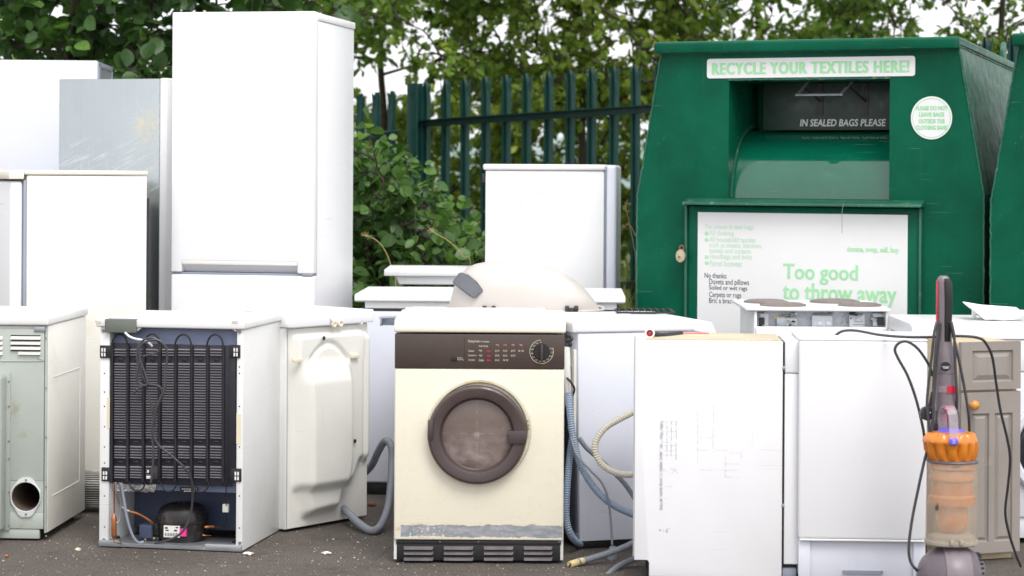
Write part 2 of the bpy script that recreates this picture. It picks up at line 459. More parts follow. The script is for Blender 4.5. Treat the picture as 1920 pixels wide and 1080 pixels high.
M['brass'] = mat('tarnished_padlock_brass', lin(190, 178, 150), .4, metal=.4, var=.15, dirt=(lin(120, 90, 60), .56, .75, 40.))

def feet(t, xs, ys, h, r=.018):
    for x in xs:
        for y in ys:
            mb = MB(); mb.cyl((x, y, 0), (x, y, h), r, n=14); mb.build('foot', M['black'], t)
# ================================================================== grey-backed tumble dryer at the left edge
def louvre_slats(mb, fr, px0, px1, rows, y, hh, mi):
    for r in rows:
        a, z = fr.f(px0, r, y); b, _ = fr.f(px1, r, y)
        mb.prism([(y + .001, z + hh), (y - .010, z - hh * .8), (y + .001, z - hh)], a, b, mi=mi, axis='x')

M['dryer_back'] = mat('pale_grey_green_paint', lin(168, 175, 168), .42, var=.05, dirt=(lin(140, 128, 100), .58, .80, 7.), bump=.03, bscale=6., streak=.15, seed=8.)
M['dryer_plenum'] = mat('pale_grey_green_paint_cover', lin(160, 167, 161), .42, var=.05, dirt=(lin(130, 118, 95), .57, .8, 7.), seed=3.)
fr = Frame(-210, 7.945, 88, 7.91)
t = thing('tumble_dryer', 'tumble dryer turned round, grey-green back with round exhaust hole, at left edge', 'tumble dryer', fr)
w = fr.w
_, zc = fr.f(88, 611); _, zt = fr.f(88, 599)
mb = MB()
mb.box(w - .014, w, .012, .55, .03, zc, .004); mb.box(0, .014, .012, .55, .03, zc, .004); mb.box(.012, w - .012, .30, .548, .03, zc, 0); mb.box(.012, w - .012, .012, .302, .45, zc - .002, 0)
yA, zA = fr.s(110, 680, w); yB, zB = fr.s(140, 965, w)
# shallow pressed outline on the side panel
for (a, b, c, d) in ((.08, .46, .60, .604), (.46, .464, .16, .60), (.08, .46, .156, .16)):
    mb.box(w - .001, w + .0018, a, b, c, d, .0008, 1)
mb.build('cabinet', M['ivory_paint'], t)
mb = MB(); mb.box(-.006, w + .005, -.010, .565, zc + .001, zt + .012, .008, 3); mb.build('worktop', M['white2'], t)
mb = MB()
x1, _ = fr.f(82, 800)
hx, hz = fr.f(49, 931); hr = .0545; HB = .058
mb.box(.004, x1, .0, .0115, hz + HB, zc - .012, .003); mb.box(.004, x1, .0, .0115, .045, hz - HB, .003)
mb.box(.004, hx - HB, .0, .0115, hz - HB, hz + HB, 0); mb.box(hx + HB, x1, .0, .0115, hz - HB, hz + HB, 0)
v_, f_ = [], []
for k in range(64):
    an = 2 * PI * k / 64; ca, sa = math.cos(an), math.sin(an); q_ = HB / max(abs(ca), abs(sa))
    for yy_ in (.0, .0115): v_ += [(hx + q_ * ca, yy_, hz + q_ * sa), (hx + hr * ca, yy_, hz + hr * sa)]
for k in range(64):
    j = (k + 1) % 64
    f_ += [(k * 4, j * 4, j * 4 + 1, k * 4 + 1), (k * 4 + 2, k * 4 + 3, j * 4 + 3, j * 4 + 2)]
mb.add(v_, f_)
_, ze = fr.f(60, 690)
ex = x1 - .012
# pressed rib below the louvres
_, zr = fr.f(60, 677)
mb.tube([(.05, 0, zr), (ex - .03, 0, zr), (ex - .012, 0, zr + .012), (ex - .012, 0, zr + .03)], .003, 6)
mb.build('back_panel', M['dryer_back'], t)
mb = MB(); xs, _ = fr.f(88, 800)
mb.box(x1 + .002, xs - .001, .003, .0115, .03, zc - .002, .002)
for py in (634, 728, 820, 913, 1005):
    x, z = fr.f(86.5, py, .002); mb.cyl((x, .004, z), (x, .0005, z), .0035, n=10, mi=1)
mb.build('corner_flange', [M['dryer_back'], M['screw']], t)
mb = MB(); louvre_slats(mb, fr, -50, 5, (633, 642.5, 652, 661.5), 0, .0065, 0); mb.build('vent_louvres', M['ivory'], t)
mb = MB(); louvre_slats(mb, fr, 21, 76, (633, 642.5, 652), 0, .0065, 0); louvre_slats(mb, fr, 35, 76, (661.5,), 0, .0065, 0)
for r in (628.5, 638, 647.5, 657):
    a, z = fr.f(20, r, -.0006); b, _ = fr.f(76, r, -.0006)
    mb.box(a, b, -.0012, -.0004, z - .003, z + .001, 0, mi=1)
mb.build('vent_louvres', [M['ivory'], M['dark']], t)
mb = MB(); xp, _ = fr.f(13, 800); xq, _ = fr.f(20, 800); _, z1 = fr.f(10, 702)
mb.box(.10, xp, -.07, -.001, .045, z1, .012, 3); mb.box(.08, xq, -.006, -.0005, .040, z1 + .008, .003)
for py in (715, 762, 827, 860, 923, 985):
    x, z = fr.f(17, py, -.006); mb.cyl((x, -.0055, z), (x, -.009, z), .003, n=8, mi=1)
mb.build('duct_cover', [M['dryer_plenum'], M['screw']], t)
cx, cz = fr.f(49, 931)
mb = MB(); oct_ = [fr.f(a, b) for a, b in ((38, 895), (60, 895), (77, 920), (77, 940), (60, 969), (38, 969), (20, 940), (20, 920))]
n = 32; rin = .053
out = []
import itertools
def ray_poly(ang):
    d = (math.cos(ang), math.sin(ang)); best = None
    for (x0, z0), (x1_, z1_) in zip(oct_, oct_[1:] + oct_[:1]):
        ex_, ez_ = x1_ - x0, z1_ - z0
        den = d[0] * ez_ - d[1] * ex_
        if abs(den) < 1e-9: continue
        s = ((x0 - cx) * ez_ - (z0 - cz) * ex_) / den
        u = ((x0 - cx) * d[1] - (z0 - cz) * d[0]) / den
        if s > 0 and -1e-6 <= u <= 1 + 1e-6: best = s if best is None else min(best, s)
    return best
vs, fs = [], []
for k in range(n):
    a = 2 * PI * k / n; q = ray_poly(a)
    vs += [(cx + q * math.cos(a), -.001, cz + q * math.sin(a)), (cx + q * math.cos(a), -.007, cz + q * math.sin(a)),
           (cx + (rin + .002) * math.cos(a), -.009, cz + (rin + .002) * math.sin(a)), (cx + rin * math.cos(a), -.006, cz + rin * math.sin(a)),
           (cx + rin * math.cos(a), -.001, cz + rin * math.sin(a))]
for k in range(n):
    j = (k + 1) % n
    for i in range(4): fs.append((k * 5 + i, j * 5 + i, j * 5 + i + 1, k * 5 + i + 1))
mb.add(vs, fs)
for px, py in ((49, 900), (49, 964)):
    x, z = fr.f(px, py, -.008); mb.cyl((x, -.007, z), (x, -.011, z), .004, n=10, mi=1)
mb.build('exhaust_flange', [mat('pale_grey_cast_flange', lin(196, 200, 200), .45, var=.08, dirt=(lin(130, 120, 105), .56, .8, 14.)), M['screw']], t)
# the exhaust pipe runs 26 cm into the machine; a black end disc paints its inner dark
M['bore'] = mat('brown_pipe_lining', (.085, .062, .047), .7, var=.3, dirt=(lin(150, 125, 100), .54, .8, 14., .5))
mb = MB(); MX = Matrix.Translation((cx, 0, cz)) @ Matrix.Rotation(R(90), 4, 'X')
mb.lathe([(rin, .0055), (rin - .0015, .0), (rin - .002, -.02), (rin - .003, -.26), (rin - .012, -.262)], MX, 48, cap=False); mb.lathe([(rin - .004, -.256), (.0, -.257)], MX, 48, mi=1, cap=False)
mb.build('exhaust_pipe', [M['bore'], M['dark']], t)
mb = MB(); a, z0 = fr.f(64, 622, -.002); b, z1 = fr.f(84, 612.5, -.002)
mb.box(a, b, -.004, -.0005, z0, z1, .001)
for px in (73, 86):
    x, z = fr.f(px, 618, -.004); mb.cyl((x, -.004, z), (x, -.007, z), .0035, n=10)
mb.build('corner_bracket', M['steelgrey'], t)
mb = MB(); mb.box(.02, x1 - .015, .004, .02, .008, .044, .003)
mb.build('base_rail', M['dryer_back'], t)
feet(t, (.05, w - .05), (.05, .50), .03)

# ================================================================== ribbed drum lying behind
M['drum_steel'] = mat('dull_ribbed_metal', lin(150, 148, 142), .38, metal=.75, var=.1, dirt=(lin(120, 110, 95), .55, .8, 12.))
o_ = T(185, 985, 8.62); o_.z = 0
t = thing('ribbed_drum', 'ribbed silver and black drum lying between grey-backed dryer and coil-backed fridge', 'drum', loc=o_)
mb = MB(); rr = .084
MX = Matrix.Translation((-.30, 0, rr + .002)) @ Matrix.Rotation(R(90), 4, 'Y') @ Matrix.Rotation(R(5), 4, 'Z')
mb.lathe([(.072, 0), (rr, .012), (rr * 1.0, .10), (rr * .94, .25), (rr * .86, .44), (.06, .45)], MX, 144, mod=lambda a, j: 1.0 if (int(a / (2 * PI) * 144 + .5) % 3) else .93)
mb.build('ribbed_shell', M['drum_steel'], t)
mb = MB(); mb.lathe([(rr * .968, .011), (rr * .968, .10), (rr * .910, .25), (rr * .832, .43)], MX, 72); mb.build('inner_liner', M['black'], t)
tag(t)

M['cond0'] = mat('condenser_matt_black', (.010, .011, .016), .6, var=.2)
# ================================================================== cream-sided fridge
fr = Frame(50, 8.75, 275, 8.98, ref=500)
t = thing('fridge', 'cream-sided fridge with yellowed top trim and white door, behind the grey-backed dryer', 'fridge', fr)
w = fr.w; _, zt = fr.f(160, 320); DD = .55
mb = MB(); mb.box(.0, w, .0, DD, .03, zt - .02, .006); mb.build('cabinet', M['ivory_paint'], t)
mb = MB()
mb.box(-.012, w + .003, -.006, DD + .004, zt - .018, zt, .006, 3)
mb.box(-.075, -.0125, -.002, DD + .003, zt - .036, zt - .001, .004)
mb.build('top_trim', M['cream_lid'], t)
mb = MB(); mb.box(-.065, -.014, .012, DD - .006, .09, zt - .045, .012, 4); d_ = mb.build('door', M['white'], t)
mb = MB(); mb.box(-.013, -.001, .004, DD - .01, .08, zt - .04, .003); mb.build('door_seal', M['greyplastic'], d_)
mb = MB(); _, zb = fr.s(47, 582, -.03)
mb.box(-.06, -.004, -.002, .03, zb - .012, zb + .006, .002); mb.build('hinge', M['charcoal'], d_)
mb = MB(); mb.box(.01, w - .01, .02, DD - .02, 0, .03, .003); mb.build('plinth', M['black'], t)
mb = MB(); mb.box(w + .0005, w + .012, .006, DD - .01, .05, zt - .115, .002); mb.build('condenser_back', M['cond0'], t)

# ================================================================== steel-sided fridge with splashes
fr = Frame(110, 9.86, 300, 9.72, ref=300)
t = thing('fridge', 'steel-sided tall fridge streaked with dried splashes, its open front facing right', 'fridge', fr)
w = fr.w; _, zt = fr.f(200, 148); DD = .55
mb = MB(); mb.box(0, w - .003, 0, DD, .03, zt, .003); mb.build('side_panel', M['steel'], t)
mb = MB()
yv, _ = fr.s(311, 300, w)
fw = max(.03, yv)
mb.box(w - .002, w + .035, -.002, fw, .06, zt + .002, .006, 3)
mb.box(w - .002, w + .030, fw, DD - .05, zt - .055, zt + .004, .005)
mb.box(w - .002, w + .030, DD - .05, DD, .06, zt + .002, .006)
for k in range(3):
    mb.cyl((w + .030, fw + .03 + .03 * k, zt - .018), (w + .033, fw + .03 + .03 * k, zt - .018), .003, n=8, mi=1)
mb.build('front_frame', [M['white'], M['dark']], t)
M['liner'] = mat('beige_fridge_liner', lin(205, 200, 186), .5, var=.05, dirt=(lin(160, 150, 120), .56, .8, 6.))
mb = MB(); mb.box(w - .001, w + .006, fw + .001, DD - .051, .06, zt - .056, .001); mb.build('liner', M['liner'], t)
mb = MB(); mb.box(.01, w - .01, .01, DD - .02, 0, .03, .003); mb.build('plinth', M['black'], t)

# ================================================================== tall white fridge at the back left
fr = Frame(-60, 10.6, 182, 10.64, ref=200)
t = thing('fridge', 'bluish white tall fridge at back left, behind the steel-sided one', 'fridge', fr)
w = fr.w; _, zt = fr.f(100, 113); DD = .60
mb = MB(); mb.box(0, w, .06, DD, .03, zt - .004, .004)
mb.build('cabinet', M['steelgrey'], t)
mb = MB(); mb.box(.0, w, 0, .056, .08, zt, .008, 3); mb.build('door', M['bluewhite'], t)
mb = MB(); mb.box(w - .002, w + .004, .062, .10, .05, zt - .006, .002); mb.box(w - .002, w + .004, .062, DD, zt - .03, zt - .004, .002); mb.box(w - .002, w + .004, DD - .03, DD, .05, zt - .006, .002)
mb.build('side_trim', M['greyplastic'], t)
mb = MB(); mb.box(.02, w - .02, .08, DD - .02, 0, .03, .003); mb.build('plinth', M['black'], t)

# ================================================================== tallest fridge freezer
fr = Frame(321.5, 9.065, 589, 8.95, ref=300)
t = thing('fridge_freezer', 'tallest clean white fridge freezer, two doors with recessed grip between them', 'fridge freezer', fr)
w = fr.w; _, zt = fr.f(450, 22); DD = .65
mb = MB(); mb.box(.004, w - .002, .064, DD, .04, zt - .036, .004); mb.build('cabinet', M['white'], t)
mb = MB(); mb.box(.0, w + .003, .062, DD + .006, zt - .034, zt - .003, .006); mb.build('top_cover', M['white_plastic'], t)
_, zg = fr.f(450, 511.5); _, zl = fr.f(450, 516); _, zh0 = fr.f(450, 490)
xa, _ = fr.f(340, 500); xb, _ = fr.f(557, 500)
# upper door: rounded slab with the grip scooped out of its lower edge
mb = MB()
mb.prism([(0, zg), (xa, zg), (xa, zh0), (xb, zh0), (xb, zg), (w, zg), (w, zt), (0, zt)], 0, .06, .005, 3)
mb.prism([(.004, zh0 + .0005), (.058, zh0 + .0005), (.058, zg + .001), (.045, zg + .001)], xa - .001, xb + .001, axis='x')
du = mb.build('door', M['white'], t)
mb = MB(); mb.box(xa + .001, xb - .001, .001, .010, zh0 - .016, zh0 + .001, .002); mb.build('grip_strip', M['ivory'], du)
mb = MB(); mb.box(0, w, 0, .06, .09, zl, .008, 3); mb.build('door', M['white'], t)
mb = MB(); mb.box(.005, w - .004, .012, .0625, zl + .001, zg - .001, .001); mb.build('door_gap_seal', M['greyplastic'], t)
mb = MB(); xh, _ = fr.f(575, 514)
mb.box(xh - .02, w - .004, -.002, .02, zl + .0005, zg - .0005, .001); mb.build('hinge', M['steelgrey'], t)
mb = MB(); mb.box(.02, w - .02, .07, DD - .02, 0, .04, .003); mb.build('plinth', M['black'], t)

# ================================================================== fridge showing its condenser coil
fr = Frame(186, 7.80, 455, 7.70)
t = thing('undercounter_fridge', 'small white fridge turned backwards, black condenser grille and compressor showing', 'fridge', fr)
w = fr.w; DD = .50
f = fr.f
_, zcap = f(300, 615); _, ztop = f(300, 600)
xl, _ = f(205, 800); xr, _ = f(443, 800)
_, zbay = f(320, 923)
M['fridge_back'] = mat('slate_blue_back_sheet', lin(118, 128, 156), .45, var=.06, dirt=(lin(70, 72, 84), .58, .8, 8.), bump=.03, bscale=8.)
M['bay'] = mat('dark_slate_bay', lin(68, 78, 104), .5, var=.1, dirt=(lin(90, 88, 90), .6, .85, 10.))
mb = MB()
mb.box(0, xl, .0, DD, .005, zcap, .004); mb.box(xr, w, .0, DD, .005, zcap, .004)
mb.box(xl - .002, xr + .002, .27, DD - .002, .032, zcap - .001, 0)
for px, pys in ((196, (700, 735, 762, 800, 838, 868, 930, 988)), (449, (688, 700, 762, 778, 800, 838, 930, 990))):
    for py in pys:
        x, z = f(px, py); mb.cyl((x, .001, z), (x, -.0006, z), .0028, n=8, mi=1)
for px, py in ((194, 620), (449, 622), (195, 1012), (450, 1018)):
    x, z = f(px, py); mb.cyl((x, .001, z), (x, -.004, z), .006, n=12, mi=2)
mb.build('cabinet', [M['white2'], M['dark'], M['screw']], t)
mb = MB()
mb.box(-.012, w + .006, -.012, DD + .01, zcap + .0005, ztop, .006, 3)
# notch blocks in the rim
for px0, px1 in ((178, 189), (434, 446)):
    a, z0 = f(px0, 606, -.014); b, z1 = f(px1, 601, -.014)
    mb.box(a, b, -.0135, -.011, z0, z1, .0, mi=1)
# triangular gussets
for (a, b, c) in (((430, 614), (443, 614), (443, 622)), ((256, 614), (266, 614), (256, 623))):
    pts = [f(*p) for p in (a, b, c)]; mb.prism(pts, -.004, .02)
mb.build('worktop', [M['white2'], M['liner']], t)
mb = MB(); mb.box(xl + .0005, xr - .0005, .035, .268, zbay, zcap - .0005, .002); mb.build('back_panel', M['fridge_back'], t)
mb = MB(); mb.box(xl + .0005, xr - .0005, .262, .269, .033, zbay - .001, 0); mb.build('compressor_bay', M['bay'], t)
# condenser
M['cond'] = mat('condenser_black_paint', lin(28, 27, 36), .5, var=.15, dirt=(lin(74, 72, 76), .60, .85, 14.))
M['cond_louvre'] = mat('lit_grey_louvre_metal', lin(112, 108, 114), .5, var=.12, dirt=(lin(62, 58, 60), .55, .8, 16.))  # greyer than the black condenser: light on the louvre tops put into the colour
cond = None
x0, z0 = f(205, 905, .0); x1, z1 = f(437, 648, .0)
mb = MB(); mb.box(x0, x1, .002, .006, z0, z1, .001)
cond = mb.build('condenser', M['cond'], t)
cols = (226, 255.5, 285, 315.5, 345.5, 375.5, 405.5)
for ci, c in enumerate(cols):
    mb = MB()
    for (pa, pb, nrow) in ((653, 668, 3), (680, 823, 29), (835, 860, 5), (873, 897, 5)):
        for k in range(nrow):
            py = pa + (pb - pa) * (k + .5) / nrow
            a, z = f(c - 11.5, py, .0); b, _ = f(c + 11.5, py, .0)
            h = .0031
            bw = .0012
            mb.add([(a, .002, z + h), (b, .002, z + h), (b - bw, -.0062, z - h * .45), (a + bw, -.0062, z - h * .45), (a, .002, z - h * .5), (b, .002, z - h * .5)],
                   [(0, 1, 2, 3), (3, 2, 5, 4), (0, 3, 4), (1, 5, 2)])
    for py in (674, 829, 866.5):
        a, z = f(c, py, .0)
        mb.lathe([(.0125, 0), (.011, .002), (.0, .0035)], Matrix.Translation((a, .002, z)) @ Matrix.Rotation(R(90), 4, 'X') @ Matrix.Scale(.45 if py != 674 else .8, 4, (0, 1, 0)), 16, mi=1)
    mb.build('louvre_column', [M['cond_louvre'], M['cond']], cond, ang=20)
ridge = [211.5, 241, 270.5, 300.5, 330.5, 360.5, 390.5, 420]
for i, c in enumerate(ridge):
    mb = MB()
    a, zt_ = f(c, 649, 0); _, zb_ = f(c, 903, 0)
    mb.tube([(a, -.004, zb_), (a, -.004, zt_)], .0052, 8, smooth=False)
    mb.build('coil_tube', M['cond'], cond)
def arc(mb, pxa, pxb, py, pyk, y, r, up=True):
    pts = []
    for k in range(13):
        an = PI * k / 12
        px = (pxa + pxb) / 2 - (pxb - pxa) / 2 * math.cos(an)
        pyv = py - (py - pyk) * math.sin(an)
        x, z = f(px, pyv, y); pts.append((x, y, z))
    mb.tube(pts, r, 8, smooth=False)
for a, b, top in ((209.5, 239, 626), (270, 300.5, 626), (328, 359, 627), (388, 418.5, 627)):
    mb = MB(); arc(mb, a, b, 650, top, -.003, .0036); mb.build('coil_bend', M['cond'], cond)
for a, b, bt in ((243, 272, 921), (302, 331, 922), (362, 392, 923)):
    mb = MB(); arc(mb, a, b, 903, bt, -.003, .0030); mb.build('coil_bend', M['cond'], cond)
mb = MB(); a, zt_ = f(430, 650, .004); b, zb_ = f(441, 905, .004); mb.box(a, b, -.002, .003, zb_, zt_, .001); mb.build('edge_strip', M['cond'], cond)
for px0, px1, py0, py1 in ((187, 208, 648, 671), (430, 450, 647, 671), (190, 210, 877, 902), (433, 452, 879, 903)):
    a, zb_ = f(px0, py1, -.006); b, zt_ = f(px1, py0, -.006)
    mb = MB(); mb.box(a, b, -.006, .001, zb_, zt_, .001)
    left = px0 < 300
    for k in range(2):
        for j in range(2):
            u0 = (a + .006 + k * .010) if left else (b - .014 - k * .010)
            v0 = zb_ + .006 + j * .017
            mb.box(u0, u0 + .006, -.0068, -.0059, v0, v0 + .013, 0, mi=1)
    mb.build('bracket', [M['black'], M['white2']], cond)
# thin capillary at the right
mb = MB(); mb.tube(fr.pts([(424, 900, 7.70), (424, 930, 7.72), (424, 948, 7.76)]), .0022, 6); mb.build('capillary_tube', M['cond'], t); mb = MB(); mb.tube(fr.pts([(424, 960, 7.78), (423, 980, 7.8), (415, 988, 7.82), (395, 988, 7.84)]), .0028, 6); mb.build('capillary_tube', M['cond'], t)
mb = MB(); a, zb_ = f(418.5, 960, .06); b, zt_ = f(429, 945, .06); mb.box(a, b, .05, .068, zb_, zt_, .002); mb.build('wire_connector', M['ivory'], t)
# compressor
M['comp'] = mat('compressor_black_paint', lin(34, 31, 32), .36, var=.2, dirt=(lin(92, 82, 74), .55, .78, 9.), bump=.1, bscale=60.)
cxp, _ = f(341, 990, .13); _, zg = f(341, 1022, .13); _, zs = f(341, 975, .13); _, zd = f(341, 945, .13)
ru = abs(f(386, 990, .13)[0] - f(297, 990, .13)[0]) / 2
mb = MB(); cy = .135
secs = []
for u, k in ((0, .72), (.006, .82), (.02, .92), (.045, .97), (zs - zg - .004, 1.0)):
    secs.append(((cxp, cy, zg + u), ru * k, .085 * k))
secs += [((cxp, cy, zs - .002), ru * 1.05, .09), ((cxp, cy, zs + .003), ru * 1.05, .09), ((cxp, cy, zs + .004), ru * .98, .083)]
for k in range(1, 8):
    a = k / 7.0 * PI / 2
    secs.append(((cxp, cy, zs + .004 + (zd - zs) * math.sin(a) ** .9), ru * (.98 * math.cos(a) ** .45 if k < 7 else .30), .083 * (math.cos(a) ** .45 if k < 7 else .30)))
mb.loft(secs, 32, sq=2.6)
for dx in (-.004, .014):
    mb.tube([(cxp + dx, cy - .02, zd - .004), (cxp + dx, cy - .02, zd + .008)], .003, 6, smooth=False)
comp = mb.build('compressor', M['comp'], t)
mb = MB(); a, zb_ = f(308, 1006.5, .05); b, zt_ = f(337.5, 986, .05); yy = cy - .0875
mb.box(a, b, yy - .004, yy + .01, zb_, zt_, 0)
for i, (px0, py0, px1, py1) in enumerate(((310, 988, 315, 991), (330, 988, 335, 990), (311, 993, 317, 995), (327, 993, 333, 996))):
    x_, z_ = f(px0, py1, yy); x2_, z2_ = f(px1, py0, yy); mb.box(x_, x2_, yy - .0046, yy - .0038, z_, z2_, 0, mi=1)
for k in range(14):
    px = 310 + k * 1.75; x_, z_ = f(px, 1005, yy); x2_, z2_ = f(px + (.6 if k % 3 else 1.1), 999, yy); mb.box(x_, x2_, yy - .0046, yy - .0038, z_, z2_, 0, mi=1)
mb.build('rating_label', [M['label'], M['ink']], comp)
M['pink'] = mat('fluorescent_pink_sticker', lin(242, 60, 150), .5, var=.03)
mb = MB(); a, zb_ = f(338, 1005, .05); b, zt_ = f(349.5, 991.5, .05); mb.box(a, b, yy - .003, yy + .012, zb_, zt_, 0); mb.build('sticker', M['pink'], comp)
M['terminal'] = mat('slate_plastic', lin(68, 78, 104), .5, var=.1, dirt=(lin(100, 98, 98), .6, .85, 12.))
mb = MB(); a, zb_ = f(264, 1007, .08); b, zt_ = f(288, 983, .08); mb.box(a, b, .06, .12, zb_, zt_, .004)
a2, zb2 = f(272, 1018, .08); b2, zt2 = f(300, 1006, .08); mb.box(a2, b2, .07, .115, zb2, zt2, .003, mi=1)
a3, zb3 = f(286, 1004, .08); b3, zt3 = f(302, 980, .08); mb.box(a3, b3, .075, .12, zb3, zt3, .004, mi=1)
for px, py in ((273, 1011), (289, 1009)):
    x, z = f(px, py, .07); mb.cyl((x, .071, z), (x, .067, z), .004, n=10, mi=2)
mb.build('terminal_box', [M['terminal'], M['black'], M['brass']], comp)
M['copper'] = mat('copper_pipe', lin(178, 112, 72), .34, metal=.75, var=.15, dirt=(lin(95, 60, 40), .55, .8, 30.))
M['alu'] = mat('aluminium_pipe', lin(178, 178, 176), .38, metal=.7, var=.12)
mb = MB(); mb.tube(fr.pts([(288, 982, 7.82), (283, 978, 7.8), (270, 969, 7.79), (255, 962, 7.78), (242, 959, 7.78)]), .0048, 8); mb.build('copper_pipe', M['copper'], t); mb = MB(); mb.tube(fr.pts([(384, 988, 7.84), (392, 987.5, 7.84), (402, 987, 7.83)]), .005, 8); mb.build('copper_pipe', M['copper'], t); mb = MB(); mb.tube(fr.pts([(380, 1003, 7.84), (386, 1004, 7.84), (396, 1004, 7.83)]), .0035, 8, r1=.001)
mb.build('copper_pipe', M['copper'], t)
mb = MB(); mb.tube(fr.pts([(243, 959, 7.78), (230, 952, 7.78), (222, 942, 7.77), (218, 925, 7.74), (217, 905, 7.73)]), .0042, 8)
mb.tube(fr.pts([(224, 905, 7.73), (226, 930, 7.75), (226, 960, 7.76), (222, 980, 7.76), (217, 976, 7.76), (214, 962, 7.76)]), .0026, 6)
mb.build('suction_pipe', M['alu'], t)
mb = MB(); mb.tube(fr.pts([(214, 905, 7.73), (214, 940, 7.75), (214.5, 962, 7.76)]), .003, 6); mb.lathe([(.003, 0), (.009, .008), (.0098, .014), (.0098, .072), (.008, .08), (.003, .088)], Matrix.Translation(fr.L(213.5, 1010, 7.76)), 16)
mb.tube(fr.pts([(213.5, 1010, 7.76), (214, 1016, 7.76), (222, 1018, 7.77), (240, 1020, 7.8)]), .002, 6)
mb.build('filter_drier', M['copper'], t)
mb = MB(); mb.tube(fr.pts([(227, 906, 7.73), (232, 935, 7.74), (239, 975, 7.75), (249, 1005, 7.76), (259, 1017, 7.77), (269, 1016, 7.78)]), .0052, 8)
mb.build('drain_tube', M['greyplastic'], t)
# base rail
mb = MB(); a, zb_ = f(187, 1033, .0); b, zt_ = f(455, 1024, .0)
mb.box(.001, f(222, 1030)[0], -.006, .03, .004, .028, .002); mb.box(f(385, 1030)[0], w - .001, -.006, .03, .004, .028, .002)
mb.box(.002, w - .002, -.004, .20, .004, .016, .002)
mb.tube([(f(222, 1030)[0], -.004, .024), (f(228, 1030)[0], -.004, .016), (f(380, 1030)[0], -.004, .016), (f(386, 1030)[0], -.004, .024)], .003, 6, smooth=False)
mb.build('base_rail', M['steelgrey'], t)
feet(t, (.04, w - .04), (.06, DD - .06), .03)
M['ctrl'] = mat('grey_green_box', lin(102, 108, 100), .5, var=.05, dirt=(lin(80, 84, 78), .6, .85, 10.))
mb = MB(); a, zb_ = f(197, 623, -.014); b, zt_ = f(256, 599, -.014); mb.box(a, b, -.018, .03, zb_, zt_, .002)
for px, py in ((199.5, 602.5), (253.5, 619)):
    x, z = f(px, py, -.018); mb.cyl((x, -.018, z), (x, -.020, z), .003, n=10, mi=1)
mb.build('thermostat_box', [M['ctrl'], M['screw']], t)
M['foil'] = mat('crumpled_foil_tape', lin(190, 190, 190), .28, metal=.85, var=.1, bump=.9, bscale=60.)
mb = MB(); mb.box(f(200, 915)[0], f(264, 915)[0], .031, .0345, f(230, 921, .03)[1], f(230, 908, .03)[1], 0)
rg = random.Random(3)
for k in range(9):
    a = 264 + k * 3.1; p0, p1 = f(a, 907 + rg.random() * 3, .028), f(a + 3.6, 920 + rg.random() * 4, .028)
    mb.box(p0[0], p1[0], .024 + rg.random() * .006, .034, p1[1], p0[1], .001)
mb.build('foil_tape', M['foil'], t)
mb = MB(); a, zb_ = f(338, 923.5, .033); b, zt_ = f(372, 914.5, .033); mb.box(a, b, .031, .0345, zb_, zt_, 0)
for k, (pa, pb, py) in enumerate(((341, 369, 916.6), (345, 365, 920.6))):
    px = pa
    while px < pb:
        l = 1.5 + rg.random() * 3; x_, z_ = f(px, py + 1, .031); x2_, z2_ = f(min(px + l, pb), py - .6, .031)
        mb.box(x_, x2_, .0303, .0312, z_, z2_, 0, mi=1); px += l + .9
mb.build('warning_label', [M['black'], M['label']], t)
M['yellow'] = mat('yellow_sticker', lin(205, 165, 20), .5, var=.05)
M['masking'] = mat('masking_tape', lin(222, 212, 188), .6, var=.04)
mb = MB(); p = [f(a, b, .034) for a, b in ((196, 684), (202, 690), (203, 672), (199, 676))]
x_, z_ = f(204.5, 692, .034); x2_, z2_ = f(208, 672, .034); mb.box(xl + .001, xl + .012, .0325, .0345, z_, z2_, 0); mb.build('sticker', M['yellow'], t)
for px0, px1, py0, py1 in ((200, 206, 745, 803), (443, 452, 776, 832)):
    mb = MB()
    x_, z_ = f(px0, py1, -.001); x2_, z2_ = f(px1, py0, -.001); mb.box(x_, x2_, -.0012, .0, z_, z2_, 0)
    mb.build('masking_tape', M['masking'], t)
# mains cord hanging in loops over the condenser, with its plug
mb = MB()
D0 = 7.70
mb.tube(fr.pts([(235, 624, 7.76), (243, 631, 7.73), (253, 635, 7.72), (268, 638, 7.71), (278, 642, 7.71), (285, 649, 7.72)]), .0042, 8, mi=1)
mb.tube(fr.pts([(283, 905, 7.69), (286, 880, 7.685), (288, 850, 7.68), (286, 820, 7.68), (288, 790, 7.68), (297, 760, 7.68), (305, 740, 7.675), (300, 726, 7.67), (288, 722, 7.67), (272, 722, 7.67), (258, 730, 7.67), (250, 738, 7.675)]), .0042, 8)
mb.tube(fr.pts([(289, 800, 7.685), (286, 770, 7.68), (276, 735, 7.68), (274, 718, 7.675), (265, 700, 7.675), (258, 680, 7.675), (258, 655, 7.675), (266, 640, 7.675), (280, 634, 7.675), (294, 637, 7.675), (300, 652, 7.68), (296, 660, 7.68), (285, 664, 7.68), (268, 668, 7.68)]), .0042, 8)
mb.tube(fr.pts([(263, 672, 7.67), (257, 700, 7.672), (259, 715, 7.675), (268, 722, 7.67), (277, 720, 7.665), (272, 700, 7.668), (262, 672, 7.67), (263, 650, 7.67), (276, 640, 7.668), (296, 638, 7.668), (311, 652, 7.67), (313, 675, 7.672), (309, 700, 7.672), (308, 730, 7.67), (300, 748, 7.67), (291, 775, 7.672), (287, 810, 7.675), (297, 834, 7.675), (322, 855, 7.675), (345, 876, 7.68), (357, 893, 7.69), (361, 920, 7.71), (359, 955, 7.73), (350, 985, 7.735), (334, 1004, 7.74), (312, 1014, 7.75), (290, 1019, 7.78)]), .0044, 8)
mb.build('mains_cord', [M['rubber'], M['white_plastic']], t)
